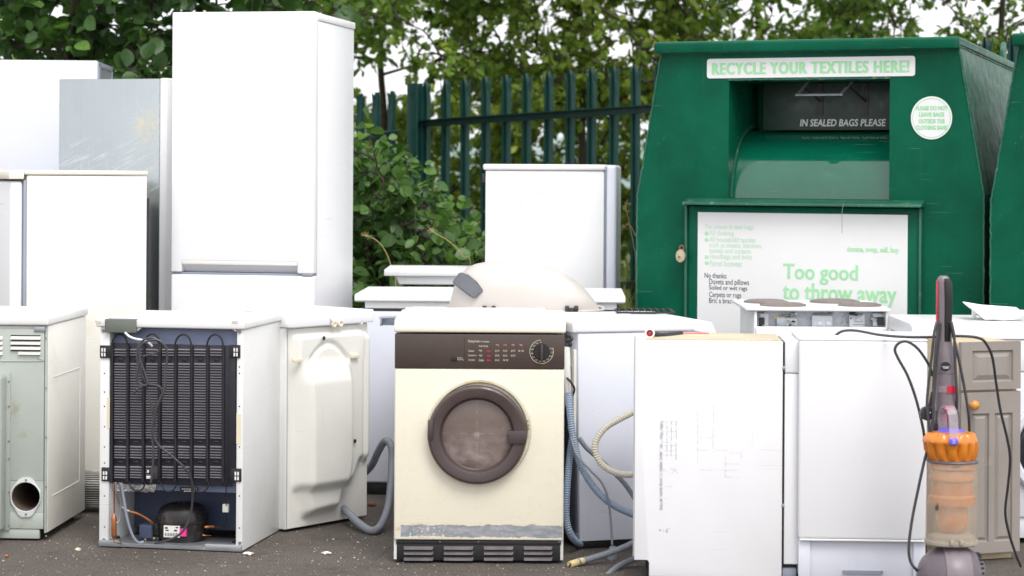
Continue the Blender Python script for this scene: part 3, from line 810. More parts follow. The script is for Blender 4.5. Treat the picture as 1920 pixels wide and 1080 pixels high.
mb = MB(); a, zb_ = f(284, 898, -.03); b, zt_ = f(297, 876, -.03); mb.box(a, b, -.042, -.012, zb_, zt_, .004)
for (pa, pb, q0, q1) in ((275, 285, 892.5, 897.5), (276, 281, 882, 886.5)):
    x_, z_ = f(pa, q1, -.03); x2_, z2_ = f(pb, q0, -.03); mb.box(x_, x2_, -.033, -.024, z_, z2_, .001, mi=1)
x_, z_ = f(280, 889, -.03); x2_, z2_ = f(285, 880, -.03); mb.box(x_, x2_, -.036, -.02, z_, z2_, .002)
mb.build('plug', [M['charcoal'], M['ivory']], t)

# ================================================================== machine with a moulded white back
fr = Frame(536, 8.13, 688, 8.48)
t = thing('washing_machine', 'white machine with a moulded plastic back and grey drain hose, beside the coil-backed fridge', 'washing machine', fr)
w = fr.w; DD = .40; f = fr.f
_, zc = f(690, 604); _, zt = f(690, 579)
mb = MB(); mb.box(0, w, .004, DD, .010, zc, .004); mb.build('cabinet', M['white2'], t)
mb = MB(); mb.box(-.004, w + .004, -.03, DD + .01, zc + .001, zt, .006, 3); mb.build('worktop', M['white'], t)
# moulded back: height field over the panel
zb, zT = .014, zc - .006
nx, nz = 56, 90
def sst(a, b, v):
    q = max(0, min(1, (v - a) / (b - a))); return q * q * (3 - 2 * q)
def hgt(u, v):
    # u 0..1 left to right, v 0..1 bottom to top
    h = .006
    # outer plateau: upper body, shoulders cut off at the bottom
    vb = .205 if u < .42 else (.28 if u > .80 else .18)
    vb = .20 + .10 * sst(.75, .85, u)
    h += .030 * sst(.03, .10, u) * (1 - sst(.955, .995, u)) * sst(vb - .03, vb + .03, v) * (1 - sst(.955, .985, v + .06 * sst(.55, .95, u) * 0))
    # bulge: wide at the top, tapered bottom
    tp = .125 + .06 * (1 - sst(.04, .25, v)); rp = .685 - .11 * (1 - sst(.04, .34, v))
    bul = sst(tp - .055, tp + .05, u) * (1 - sst(rp - .06, rp + .05, u)) * sst(.045, .105, v + .05 * max(0, .45 - u)) * (1 - sst(.72, .86, v + .10 * (u - .4) ** 2))
    h += .048 * bul * (1 - .25 * sst(.5, .9, v))
    # arched cable channel at the top
    arch = .83 + .09 * math.sin(max(0, min(1, (u - .18) / .5)) * PI)
    h -= .010 * sst(.0, .02, .022 - abs(v - arch)) * (1 if .2 < u < .68 else 0)
    # upper-right notch
    h -= .030 * sst(.88, .93, u) * sst(.93, .97, v)
    h -= .012 * sst(.02, .05, .05 - abs(u - .90)) * sst(.1, .3, v) * (1 - sst(.8, .95, v))
    return max(.004, h)
vs, fs = [], []
for j in range(nz + 1):
    for i in range(nx + 1):
        u, v = i / nx, j / nz
        vs.append((.004 + u * (w - .008), .003 - hgt(u, v), zb + v * (zT - zb)))
for j in range(nz):
    for i in range(nx):
        a = j * (nx + 1) + i; fs.append((a, a + 1, a + nx + 2, a + nx + 1))
mb = MB(); mb.add(vs, fs)
mp = mb.build('moulded_back', M['ivory'], t, ang=80)
for px, py in ((607, 634), (665, 827)):
    mb = MB()
    x, z = f(px, py, -.04); mb.lathe([(.0085, .001), (.007, .0015), (.0, .0016)], Matrix.Translation((x, -.0405, z)) @ Matrix.Rotation(R(90), 4, 'X'), 16)
    mb.build('screw_hole', M['dark'], mp)
for px0, px1, py in ((551, 567, 676), (660, 673, 668)):
    mb = MB(); x_, z_ = f(px0, py + 4, -.045); x2_, z2_ = f(px1, py - 4, -.045); mb.box(x_, x2_, -.0475, -.035, z_, z2_, .001); mb.build('tape_strip', M['masking'], mp)
for px, py in ((541, 607), (616, 603), (676, 601)):
    mb = MB(); x, z = f(px, py, -.02); mb.box(x - .006, x + .006, -.03, .0, z - .014, z + .002, .002); mb.build('bracket', M['ivory'], mp)
x, z = f(630, 607, -.03)
for dx in (-.012, .012):
    mb = MB(); mb.lathe([(.010, 0), (.013, .004), (.013, .010), (.010, .012), (.006, .006), (.0, .006)], Matrix.Translation((x + dx * 1.5, -.03, z)) @ Matrix.Rotation(R(90), 4, 'X'), 18); mb.build('cable_socket', M['masking'], mp)
mb = MB(); mb.tube([fr.L(335, 582, 8.25), fr.L(345, 577, 8.25), fr.L(370, 576, 8.26), fr.L(405, 583, 8.2), fr.L(440, 584, 8.2), fr.L(490, 581, 8.3), fr.L(540, 577, 8.35), fr.L(575, 574, 8.38), fr.L(598, 578, 8.33), fr.L(612, 586, 8.29), fr.L(622, 598, 8.27), fr.L(626, 606, 8.27)], .0045, 8)
mb.build('mains_cord', M['ivory'], t)
mb = MB(); mb.tube(fr.pts([(640, 950, 8.42), (652, 961, 8.30), (668, 977, 8.20), (690, 993, 8.10), (706, 993, 8.10), (718, 978, 8.18), (728, 948, 8.28), (733, 905, 8.36), (735, 860, 8.44), (733, 835, 8.46), (722, 827, 8.5), (710, 845, 8.55), (697, 872, 8.6), (680, 890, 8.64)]), .0155, 12, rib=(.0042, .0018))
mb.build('drain_hose', M['grey_hose'], t)
mb = MB(); mb.box(.02, w - .02, .03, DD - .02, 0, .011, .003); mb.build('plinth', M['black'], t)
# ================================================================== cream tumble dryer in the middle
fr = Frame(739, 7.52, 1057, 7.52, ref=900)
t = thing('tumble_dryer', 'cream tumble dryer with brown control panel, round brown door and rust-worn foot', 'tumble dryer', fr)
w = fr.w; DD = .50; f = fr.f
_, zcp = f(900, 1013); _, zf0 = f(900, 691); _, zf1 = f(900, 626); _, zt = f(900, 600)
mb = MB()
mb.box(0, .012, .002, DD, .012, zf1 - .004, .002); mb.box(w - .012, w, .002, DD, .012, zf1 - .004, .002)
mb.box(.010, w - .010, .06, DD - .002, .03, zf1 - .006, 0)
mb.build('cabinet', M['white2'], t)
mb = MB(); mb.prism([(-.004, zf1 + .004), (DD + .01, zf1 + .004), (DD + .01, zt + .003), (.05, zt + .003), (.016, zt - .002), (.003, zt - .014), (-.004, zt - .026)], -.003, w + .004, .006, 3, axis='x')
mb.box(.012, w * .90, .12, DD, zt + .0, zt + .012, .008, 3)
mb.build('worktop', M['cream_lid'], t)
mb = MB(); mb.box(.0015, w - .0015, -.008, .055, zcp + .0015, zf0 - .0008, .005, 3)
mb.build('front_panel', M['dryer_front'], t)
# control panel with its print
mb = MB(); mb.box(.0, w, -.010, .05, zf0 + .0006, zf1 - .0012, .003)
yp = -.0105
mb.box(f(870, 690)[0], f(870.8, 690)[0], -.0103, -.0095, zf0 + .003, zf1 - .012, 0, mi=3)
def tp(s, a, b, c, d, mi=1, bold=.0): mb.tpx(fr, s, a, b, c, d, yp, mi, bold)
tp('Drying Guide', 878, 637.5, 899, 643, bold=.01); tp('in minutes', 901, 638.5, 917, 642)
tp('Heat Setting', 898, 647, 915, 651.5)
for py, a_, b_ in ((657.5, 'Cottons', 'High'), (666.5, 'Synthetics', 'High'), (675, 'Acrylics', 'Gentle')):
    tp(a_, 878, py - 2, 878 + len(a_) * 1.55, py + 2.2); tp(b_, 898, py - 2, 898 + len(b_) * 1.5, py + 2.2)
for py, row in ((657.8, ('25 35', '45 55', '60 70', '80 100')), (666.8, ('20 30', '40 50', '60 70')), (675.3, ('30 60', '70 100'))):
    for k, s in enumerate(row):
        px = (928, 943, 958, 972)[k]; tp(s, px, py - 1.8, px + (8 if len(s) < 6 else 10), py + 1.8)
for py in (657.8, 666.8, 675.3):
    a, z = f(911, py); b, _ = f(921.5, py)
    for dz in (-.0028, .0, .0028): mb.box(a + abs(dz), b - abs(dz) * .5, yp - .0002, yp + .0006, z + dz - .0006, z + dz + .0006, 0, mi=2)
    mb.box((a + b) / 2 - .005, (a + b) / 2 + .005, yp - .0003, yp + .0006, z - .0018, z + .0018, 0, mi=2)
for k, s in enumerate(('1kg', '2kg', '3kg', '4kg')):
    px = (932.5, 947, 962, 976.5)[k]; tp(s, px - 2.6, 645.3, px + 2.6, 648.3)
    c = [f(px - 3.6, 644), f(px - 3.2, 650.5), f(px + 3.2, 650.5), f(px + 3.6, 644)]
    for (p, q) in zip(c, c[1:]): mb.tube([(p[0], yp, p[1]), (q[0], yp, q[1])], .0006, 4, 2, smooth=False)
tp('Heat', 860, 669.5, 867, 672.2); tp('Setting', 860, 673, 869.5, 676)
a, z = f(858, 676, yp); b, z2 = f(858.8, 669, yp); mb.box(a, b, yp - .0002, yp + .0006, z, z2, 0, mi=1)
kx, kz = f(1015.5, 659.5, -.01); rad = .0415
for k in range(60):
    a0 = R(92 - 4.6 * 0) ; 
pts = []
for k in range(61):
    an = R(95 + k / 60 * 285 - 0)
    pts.append((kx + rad * math.cos(an), yp, kz + rad * math.sin(an)))
mb.tube(pts, .0009, 5, 1, smooth=False)
for k, s in enumerate(('0', '10', '20', '30', '40', '50', '60', '70', '80', '90', '100', '110', '120')):
    an = R(95 + k / 12 * 285); rx = rad - .0075
    cx_, cz_ = kx + rx * math.cos(an), kz + rx * math.sin(an); hw = .0022 * len(s)
    mb.text(s, cx_ - hw, cx_ + hw, cz_ - .0023, cz_ + .0023, yp, 1)
fas = mb.build('control_panel', [M['brown'], M['beige_print'], M['red_print'], M['dark']], t)
mb = MB(); MX = Matrix.Translation((kx, -.010, kz)) @ Matrix.Rotation(R(90), 4, 'X')
mb.lathe([(.029, -.002), (.0285, .004), (.027, .007), (.0, .0075)], MX, 36)
kn = mb.build('timer_knob', M['black'], fas)
mb = MB(); x_, zq = f(1015, 678); mb.prism([(kx - .004, kz - .030), (kx + .004, kz - .030), (kx + .0055, kz + .0), (kx + .004, kz + .027), (kx - .004, kz + .027), (kx - .0055, kz)], -.034, -.014, .0025, 2)
mb.build('pointer', M['brown'], kn)
mb = MB(); a, z = f(847, 676.5, -.01); b, z2 = f(857, 668.5, -.01); mb.box(a - .001, b + .001, -.0106, -.009, z - .001, z2 + .001, 0, mi=1); mb.box(a, b, -.0135, -.009, z, z2, .001); mb.build('heat_button', [M['black'], M['dark']], fas)
# door
cx, cz = f(896, 809, -.008); rs = abs(f(995.5, 809, -.01)[0] - f(797, 809, -.01)[0]) / 2 * .985
MX = Matrix.Translation((cx + .0045, -.008, cz + .004)) @ Matrix.Rotation(R(90), 4, 'X')
M['door_rim'] = mat('greyed_cream_rim', lin(212, 204, 182), .35, var=.06, dirt=(lin(150, 138, 115), .55, .8, 12.))
mb = MB(); mb.lathe([(rs - .016, -.001), (rs - .016, .010), (rs - .012, .016), (rs - .004, .016), (rs, .011), (rs + .0015, -.001)], MX, 72)
rim = mb.build('door_surround', M['door_rim'], t)
dx, dz = f(894.5, 815, -.03); rd = abs(f(987.5, 815, -.03)[0] - f(801.5, 815, -.03)[0]) / 2
rg_ = abs(f(960, 815, -.03)[0] - f(829, 815, -.03)[0]) / 2
MX = Matrix.Translation((dx, -.018, dz)) @ Matrix.Rotation(R(90), 4, 'X')
mb = MB(); mb.lathe([(rd - .008, -.004), (rd - .001, .004), (rd, .016), (rd - .004, .026), (rd - .010, .030), (rg_ + .014, .030), (rg_ + .009, .028), (rg_ + .005, .020), (rg_ + .0015, .006), (rg_ - .004, .002)], MX, 96)
dr = mb.build('door', M['brown_ring'], t)
def smoked_mat():
    m = mat('dusty_smoked_plastic', lin(104, 90, 84), .24, var=.06, rvar=.06, seed=1.3)
    t_, b, co, x, y, z, src = tools(m)
    dust = t_.rng(t_.noise(co, 120., 2, .4), .74, .78); cloud = t_.rng(t_.noise(t_.scale(co, (1, 1, 2)), 7., 5, .65), .38, .7)
    px = t_.math('SUBTRACT', x, dx); pz = t_.math('SUBTRACT', z, dz)
    rr = t_.math('SQRT', t_.math('ADD', t_.math('MULTIPLY', px, px), t_.math('MULTIPLY', pz, pz)))
    cross = t_.math('MAXIMUM', t_.rng(t_.math('ABSOLUTE', px), .0, .0022, .6, 0), t_.rng(t_.math('ABSOLUTE', t_.math('SUBTRACT', pz, .004)), .0, .0022, .6, 0))
    cross = t_.math('MULTIPLY', cross, t_.rng(t_.noise(co, 45., 4), .4, .65))
    hub = t_.math('MULTIPLY', t_.rng(rr, .002, .016, 1, 0), t_.rng(t_.noise(co, 160., 2), .4, .6))
    low = t_.rng(pz, -.10, .06, .75, .05)
    c = t_.mix(t_.math('MULTIPLY', cloud, low), src, lin(166, 153, 152))
    c = t_.mix(t_.math('MULTIPLY', t_.rng(t_.noise(co, 11., 3), .45, .7), .45), c, lin(112, 90, 80))
    c = t_.mix(t_.math('MAXIMUM', t_.math('MULTIPLY', cross, .5), t_.math('MAXIMUM', t_.math('MULTIPLY', dust, .5), t_.math('MULTIPLY', hub, .6))), c, lin(196, 180, 172))
    t_.l.new(c, b.inputs['Base Color'])
    return m
M['smoked'] = smoked_mat()
mb = MB(); mb.lathe([(rg_ + .002, .0035), (rg_ * .97, .0055), (rg_ * .85, .0080), (rg_ * .5, .0115), (rg_ * .2, .013), (.0, .0133)], MX, 64)
mb.build('window', M['smoked'], dr, ang=60)
mb = MB(); a, z = f(953, 832, -.05); b, z2 = f(987, 808, -.05); mb.box(a, b, -.054, -.034, z, z2, .002); mb.build('handle', M['brown_ring'], dr)
mb = MB(); a, z = f(802, 826, -.05); b, z2 = f(812, 788, -.05); mb.box(a, b, -.0505, -.022, z, z2, .003); mb.box(b, b + .0015, -.0492, -.046, z + .003, z2 + .003, 0, mi=1); mb.build('hinge', [M['brown_ring'], M['dark']], dr)
mb = MB()
for px, py in ((962, 743), (989.5, 789)): x, z = f(px, py, -.02); mb.cyl((x, -.018, z), (x, -.026, z), .003, n=10)
for py in (797, 804): x, z = f(990.5, py, -.02); mb.box(x - .002, x + .003, -.026, -.018, z - .003, z + .003, .001)
mb.build('catch', M['screw'], rim)
M['tape'] = mat('old_yellow_tape', lin(206, 188, 140), .55, var=.08, dirt=(lin(160, 140, 95), .5, .75, 40.))
mb = MB(); pts = []
a0, a1 = 73, 107
v_ = []
for k in range(13):
    an = R(a0 + (a1 - a0) * k / 12)
    for rr in (rs - .011, rs - .0045): v_.append((cx + .0045 + rr * math.cos(an), -.0245, cz + .004 + rr * math.sin(an)))
mb.add(v_, [(2 * k, 2 * k + 1, 2 * k + 3, 2 * k + 2) for k in range(12)]); mb.build('tape_scrap', M['tape'], rim)
# plinth with louvres
mb = MB(); mb.box(.010, w - .010, .0, .05, .010, zcp - .001, .003)
mb.box(.0085, w - .0085, -.003, .004, zcp - .014, zcp - .0015, .001)
for c0, c1 in ((757, 813), (832, 888), (907, 963), (982, 1036)):
    for r in (1027, 1036.5, 1047.5):
        a, z = f(c0, r, 0); b, _ = f(c1, r, 0)
        mb.add([(a, -.001, z + .0055), (b, -.001, z + .0055), (b - .004, -.010, z - .0050), (a + .001, -.010, z - .0050), (a, -.001, z - .0055), (b, -.001, z - .0055)], [(0, 1, 2, 3), (3, 2, 5, 4), (0, 3, 4), (1, 5, 2)], 1)
for px in (825, 897, 1048): x, z = f(px, 1015.5, -.003); mb.cyl((x, -.002, z), (x, -.006, z), .0028, n=8, mi=2)
M['plinth_louvre'] = mat('dusty_black_louvre', lin(78, 72, 76), .5, var=.15, dirt=(lin(100, 92, 88), .55, .8, 14.))
mb.build('plinth_grille', [M['black'], M['plinth_louvre'], M['screw']], t)
feet(t, (.05, w - .05), (.07, DD - .05), .034)
# grey hose hook sticking out at the back left corner
mb = MB()
mb.tube([(0.01, DD - .02, zf1 + .02), (-.03, DD - .02, zf1 + .022), (-.075, DD - .01, zf1 + .020), (-.082, DD + .01, zf1 + .018)], .006, 8)
mb.box(-.078, .004, DD - .004, DD + .003, zf1 - .008, zf1 + .018, .003); mb.box(-.082, -.076, DD - .03, DD + .003, zf1 - .010, zf1 + .020, .002)
mb.box(-.0835, -.074, DD - .012, DD + .0035, zf1 - .008, zf1 + .002, .001, mi=1)
mb.build('hose_hook', [M['greyplastic'], M['dark']], t)

# ================================================================== low white appliance hidden behind the dryer, carrying the pet carrier
fr = Frame(760, 8.30, 1068, 8.30)
t = thing('undercounter_freezer', 'low white freezer behind cream dryer, carrying the beige domed hood', 'freezer', fr)
w = fr.w; zl = .818
mb = MB(); mb.box(0, w, .05, .56, .03, zl - .03, .006); mb.build('cabinet', M['white2'], t)
mb = MB(); mb.box(-.004, w + .004, .0, .57, zl - .028, zl, .006); mb.build('worktop', M['white'], t)
mb = MB(); mb.box(.002, w - .002, .0, .048, .08, zl - .034, .008); mb.build('door', M['white'], t)
mb = MB(); mb.box(.02, w - .02, .06, .54, 0, .03, .002); mb.build('plinth', M['black'], t)

# ================================================================== beige domed hood
M['beige'] = mat('beige_moulded_plastic', lin(190, 184, 179), .45, var=.03, dirt=(lin(205, 190, 178), .55, .8, 5., .4), bump=.05, bscale=30.)
M['hgrey'] = mat('speckled_grey_plastic', lin(84, 85, 93), .55, var=.1, dirt=(lin(150, 150, 155), .60, .72, 60.), bump=.2, bscale=200.)
fr = Frame(838, 8.62, 1128, 8.62, z=0); fr.o.z = zl + .002
t = thing('pet_carrier_hood', 'beige domed plastic hood with grey handle and black clips, above the cream dryer', 'pet carrier', fr)
w = fr.w; f = fr.f
prof = [(838, 590), (840, 578), (843, 566), (847, 550), (853, 533), (862, 516), (874, 505), (890, 497.5), (910, 493.5), (935, 493), (965, 494), (1000, 497.5), (1030, 504), (1056, 514), (1078, 527), (1096, 542), (1108, 555), (1117, 567), (1124, 578), (1127, 590)]
P = [f(a, b, -.1) for a, b in prof]
z00 = zl + .002
import bisect
def top_at(x):
    for (xa, za), (xb, zb_) in zip(P, P[1:]):
        if xa <= x <= xb: return za + (zb_ - za) * (x - xa) / max(1e-6, xb - xa)
    return z00
nu, nv = 72, 40
hb = .21
vs, fs = [], []
for j in range(nv + 1):
    ph = PI * j / nv
    for i in range(nu + 1):
        u = i / nu; x = w * (.5 - .5 * math.cos(PI * u)) if True else w * u
        tz = max(.0, top_at(x) - z00)
        bx = hb * (1 - abs(2 * u - 1) ** 5 * .35)
        bx = hb * (max(0, 1 - abs(2 * x / w - 1) ** 4.5)) ** .5
        cy, sy = math.cos(ph), math.sin(ph)
        yy = -bx * math.copysign(abs(cy) ** .62, cy)
        zz = tz * abs(sy) ** .62
        vs.append((x, yy, zz))
for j in range(nv):
    for i in range(nu):
        a = j * (nu + 1) + i; fs.append((a, a + 1, a + nu + 2, a + nu + 1))
mb = MB(); mb.add(vs, fs)
# raised rim round the foot and moulded front flat
rimpts = []
for k in range(49):
    a = 2 * PI * k / 48; ca, sa = math.cos(a), math.sin(a)
    rimpts.append((w / 2 + (w / 2 + .004) * math.copysign(abs(ca) ** .7, ca), (hb + .008) * math.copysign(abs(sa) ** .7, sa), .008))
mb.tube(rimpts, .008, 8, smooth=False)
rim2 = [(p[0], p[1], .034) for p in rimpts]
mb.build('hood', M['beige'], t, ang=70)
# grey moulded handle band running over the left shoulder
hp = [(853, 526), (862, 522), (873, 527), (885, 536), (895, 546), (901, 553)]
mb = MB()
secs = []
A = [f(p, q, -hb * .80) for p, q in ((858, 516), (872, 517), (888, 528), (905, 546))]
B = [f(p, q, -hb * .80) for p, q in ((848, 533), (861, 540), (877, 548), (890, 557))]
A = [(846, 524)] and [f(*q, -hb * .92) for q in ((861, 512), (878, 516), (894, 528), (907, 545))]
B = [f(*q, -hb * .97) for q in ((847, 530), (861, 541), (875, 551), (889, 560))]
vs, fs = [], []
ys_ = [-.150, -.170, -.182, -.192]
for k in range(4):
    for (q, dy) in ((A[k], 0), (B[k], -.018)):
        vs += [(q[0], ys_[k] + dy - .010, q[1] - z00 + fr.o.z - 0), (q[0], ys_[k] + dy + .05, q[1] - z00 + fr.o.z)]
vs = [(a, b, c - fr.o.z) for a, b, c in vs]
for k in range(3):
    o0, o1 = k * 4, (k + 1) * 4
    fs += [(o0, o1, o1 + 2, o0 + 2), (o0 + 1, o0 + 3, o1 + 3, o1 + 1), (o0, o0 + 1, o1 + 1, o1), (o0 + 2, o1 + 2, o1 + 3, o0 + 3)]
fs += [(0, 2, 3, 1), (12, 13, 15, 14)]
bm = bmesh.new(); vv = [bm.verts.new(p) for p in vs]
for q in fs: bm.faces.new([vv[i] for i in q])
bmesh.ops.recalc_face_normals(bm, faces=bm.faces[:])
bmesh.ops.bevel(bm, geom=[e for e in bm.edges if e.calc_face_angle(0) > .6], offset=.004, segments=3, affect='EDGES')
mb.bm(bm); mb.build('carry_handle', M['hgrey'], t)
for px in (1072, 917):
    x, z = f(px, 579, -hb); mb = MB(); z -= 0
    zc_ = z - fr.o.z if z > .5 else z
    mb.box(x - .026, x - .010, -hb - .010, -hb + .03, zc_ - .010, zc_ + .012, .003); mb.box(x + .010, x + .026, -hb - .010, -hb + .03, zc_ - .010, zc_ + .012, .003)
    mb.box(x - .012, x + .012, -hb - .008, -hb + .03, zc_ - .006, zc_ + .004, .003); mb.box(x - .008, x + .008, -hb - .012, -hb + .02, zc_ - .022, zc_ - .004, .002)
    mb.build('clip', M['charcoal'], t)
mb = MB(); mb.box(w * .60, w + .012, -hb - .004, hb * .5, -.001, .010, .004); mb.build('base_edge', M['black'], t)

# ================================================================== chest freezer behind
fr = Frame(666, 9.08, 1168, 9.05)
t = thing('chest_freezer', 'wide white chest freezer behind the dryer, lid overhanging its shaded bluish front', 'chest freezer', fr)
w = fr.w; DD = .60; f = fr.f
_, zl0 = f(900, 580); _, zlt = f(900, 553)
mb = MB(); mb.box(.012, w - .012, .012, DD - .012, .05, zl0 - .012, .012, 3); mb.build('cabinet', M['bluewhite'], t)
mb = MB(); mb.box(.02, w - .02, .02, DD - .02, zl0 - .013, zl0 + .004, .002); mb.build('lid_seal', M['charcoal'], t)
mb = MB(); mb.box(.035, w - .030, .016, DD - .016, zl0 + .0, zl0 + .030, .004)
mb.prism([(-.006, zl0 + .034), (.004, zl0 + .028), (DD, zl0 + .028), (DD, zlt), (.02, zlt), (.002, zlt - .005)], -.008, w + .006, .006, 3, axis='x')
mb.build('lid', M['white_plastic'], t)
mb = MB(); mb.box(.03, w - .03, .02, DD - .03, 0, .05, .003); mb.build('plinth', M['black'], t)

# second small freezer with a flared lid, farther back
fr = Frame(742, 9.98, 905, 9.98)
t = thing('small_freezer', 'white flared lid of a small freezer farther back, before the leafy shrub', 'freezer', fr)
w = fr.w; f = fr.f; _, zt = f(800, 505); _, zm = f(800, 518); _, zb = f(800, 533)
mb = MB(); mb.box(.03, w - .03, .02, .36, .04, zb - .03, .006); mb.build('cabinet', M['bluewhite'], t)
mb = MB(); a = f(721, 505)[0] - .0
mb.box(a, w + .02, -.04, .42, zm + .002, zt, .004); mb.prism([(0.012, zb), (w - .02, zb), (w - .005, zm + .003), (-.005, zm + .003)], -.02, .40, .003); mb.box(.006, w - .01, -.024, .404, zm - .006, zm + .003, .002)
mb.build('lid', M['white_plastic'], t)
mb = MB(); mb.box(.04, w - .04, .03, .34, 0, .04, .003); mb.build('plinth', M['black'], t)

# ================================================================== small fridge with faint handwriting
fr = Frame(908, 10.0, 1134, 9.95, ref=450)
t = thing('fridge', 'medium white fridge with faint handwritten words on its side, before the green fence', 'fridge', fr)
w = fr.w; f = fr.f; DD = .56; _, zt = f(1000, 308)
mb = MB(); mb.box(0.004, w - .004, .0, DD, .03, zt - .030, .006); mb.build('cabinet', M['white'], t)
mb = MB(); mb.box(-.008, w + .002, -.008, DD + .006, zt - .028, zt, .009, 3); mb.build('top_cover', M['white_plastic'], t)
mb = MB(); mb.box(w + .004, w + .054, .006, DD - .02, .06, zt - .002, .016, 4); dd_ = mb.build('door', M['bluewhite'], t)
mb = MB(); mb.box(w - .003, w + .0045, .010, DD - .03, .06, zt - .01, .002); mb.build('door_seal', M['greyplastic'], dd_)
mb = MB(); a, z = f(903, 342, .0); b, z2 = f(909, 326, .0); mb.box(a, b + .002, .02, .06, z, z2, .002); mb.build('hinge', M['charcoal'], t)
M['faint'] = mat('faint_pen_marks', (.68, .68, .70), .5, var=.1)
mb = MB()
def pen(pts): mb.tube([(f(a, b, -.0004)[0], -.0004, f(a, b, -.0004)[1]) for a, b in pts], .0014, 5, smooth=len(pts) > 2)
pen([(955, 350), (972, 378), (990, 408)]); pen([(992, 356), (976, 385), (966, 410)])
pen([(1009, 350), (1010, 378)]); pen([(1008, 351), (1026, 347)]); pen([(1009, 363), (1022, 361)])
def ring(cx_, cy_, r1, r2): pen([(cx_ + r1 * math.cos(k * PI / 4), cy_ + r2 * math.sin(k * PI / 4)) for k in range(9)])
ring(1029, 370, 4, 6); ring(1040, 369, 4, 6); ring(1051, 370, 4, 6); pen([(1056, 348), (1056, 377)])
pen([(1015, 388), (1016, 405)]); pen([(1022, 392), (1022, 405)]); pen([(1022, 396), (1028, 391), (1030, 404)]); pen([(1042, 391), (1036, 394), (1042, 400), (1036, 404)])
pen([(1047, 391), (1048, 404)]); ring(1054, 398, 3, 5); pen([(1058, 384), (1058, 404)])
mb.build('handwriting', M['faint'], t)
mb = MB(); mb.box(.02, w - .02, .03, DD - .03, 0, .03, .003); mb.build('plinth', M['black'], t)

# ================================================================== white washing machine right of the dryer, seen from its side
fr = Frame(1087, 7.80, 1335, 7.95, ref=1000)
t = thing('washing_machine', 'white washing machine side-on, hoses trailing from its back, beside cream dryer', 'washing machine', fr)
w = fr.w; DD = .50; f = fr.f
_, zc = f(1200, 623); _, zt = f(1200, 604)
mb = MB(); mb.prism([(-.012, zc), (0, .03), (w, .03), (w, zc)], 0, DD, .004, 2); mb.build('cabinet', M['bluewhite'], t)
mb = MB(); mb.box(-.035, w * .86, -.006, DD + .01, zc + .001, zt + .006, .008, 3)
out = [(w * .84, zc + .001), (w + .012, zc - .02), (w + .012, zc - .005), (w - .006, zt - .005), (w - .05, zt + .004), (w * .84, zt + .005)]
mb.prism(out, -.004, DD + .008, .005, 3); mb.build('worktop', M['white'], t)
mb = MB(); x_, z_ = f(1152, 606, -.007)
mb.tube([(x_ - .012, -.0062, z_), (x_ - .016, -.0062, z_ - .004), (x_ - .010, -.0062, z_ - .008), (x_ - .004, -.0062, z_ - .006)], .0009, 5)
mb.tube([(x_ + .004, -.0062, z_), (x_ + .000, -.0062, z_ - .004), (x_ + .006, -.0062, z_ - .008), (x_ + .014, -.0062, z_ - .004), (x_ + .010, -.0062, z_ + .001)], .0009, 5)
mb.build('scratch', M['faint'], t)
M['back_dark'] = mat('dusty_machine_back', lin(88, 92, 104), .55, var=.15, dirt=(lin(60, 58, 60), .5, .75, 10.))
mb = MB(); mb.box(-.010, -.0005, .02, DD - .02, .06, zc - .05, .002); mb.build('back_panel', M['back_dark'], t)
mb = MB(); mb.box(-.022, -.010, .012, .045, .35, zc - .06, .003); mb.tube(fr.pts([(1063, 650, 7.74), (1064, 700, 7.74), (1066, 760, 7.76)]), .012, 10)
mb.build('pipe_fitting', M['ivory'], t)
mb = MB(); mb.tube(fr.pts([(1062, 628, 7.75), (1072, 634, 7.73), (1067, 640, 7.73), (1060, 636, 7.74), (1070, 646, 7.73), (1064, 650, 7.74)]), .006, 8); mb.build('cable_loom', M['black'], t); mb = MB(); mb.tube(fr.pts([(1060, 706, 7.74), (1070, 716, 7.72), (1077, 730, 7.73), (1072, 745, 7.76)]), .004, 8)
mb.build('cable_loom', M['black'], t)
mb = MB(); mb.tube(fr.pts([(1067, 738, 7.72), (1068, 765, 7.70), (1074, 815, 7.69), (1086, 865, 7.68), (1104, 900, 7.67), (1128, 930, 7.66), (1155, 950, 7.66), (1190, 966, 7.66), (1215, 972, 7.68)]), .0135, 12, rib=(.0042, .0022)); mb.build('inlet_hose', M['bluegrey_hose'], t)
mb = MB(); mb.tube(fr.pts([(1074, 815, 7.74), (1068, 860, 7.72), (1063, 920, 7.70), (1062, 970, 7.70), (1069, 1000, 7.70), (1080, 1015, 7.76), (1097, 1022, 7.90), (1115, 1024, 8.0)]), .0135, 12, rib=(.0042, .0022)); mb.build('drain_hose', M['bluegrey_hose'], t)
mb = MB(); mb.tube(fr.pts([(1086, 822, 7.72), (1100, 840, 7.72), (1118, 856, 7.72), (1150, 885, 7.70), (1172, 908, 7.69), (1192, 938, 7.69), (1205, 960, 7.69)]), .0095, 10, rib=(.0042, .0014)); mb.build('fill_hose', M['grey_hose'], t)
mb = MB(); mb.tube(fr.pts([(1215, 755, 7.72), (1192, 770, 7.70), (1165, 784, 7.68), (1135, 802, 7.66), (1118, 826, 7.65), (1116, 845, 7.645), (1126, 868, 7.64), (1148, 884, 7.64), (1172, 890, 7.65), (1195, 888, 7.66), (1215, 884, 7.68)]), .0128, 12, rib=(.0046, .0024)); mb.build('drain_hose', M['beige_hose'], t)
mb = MB(); mb.tube(fr.pts([(1066, 800, 7.70), (1080, 850, 7.66), (1105, 880, 7.645), (1128, 905, 7.64), (1140, 935, 7.64), (1145, 975, 7.64), (1148, 1022, 7.63)]), .0042, 8); mb.build('mains_cord', M['grey_hose'], t)
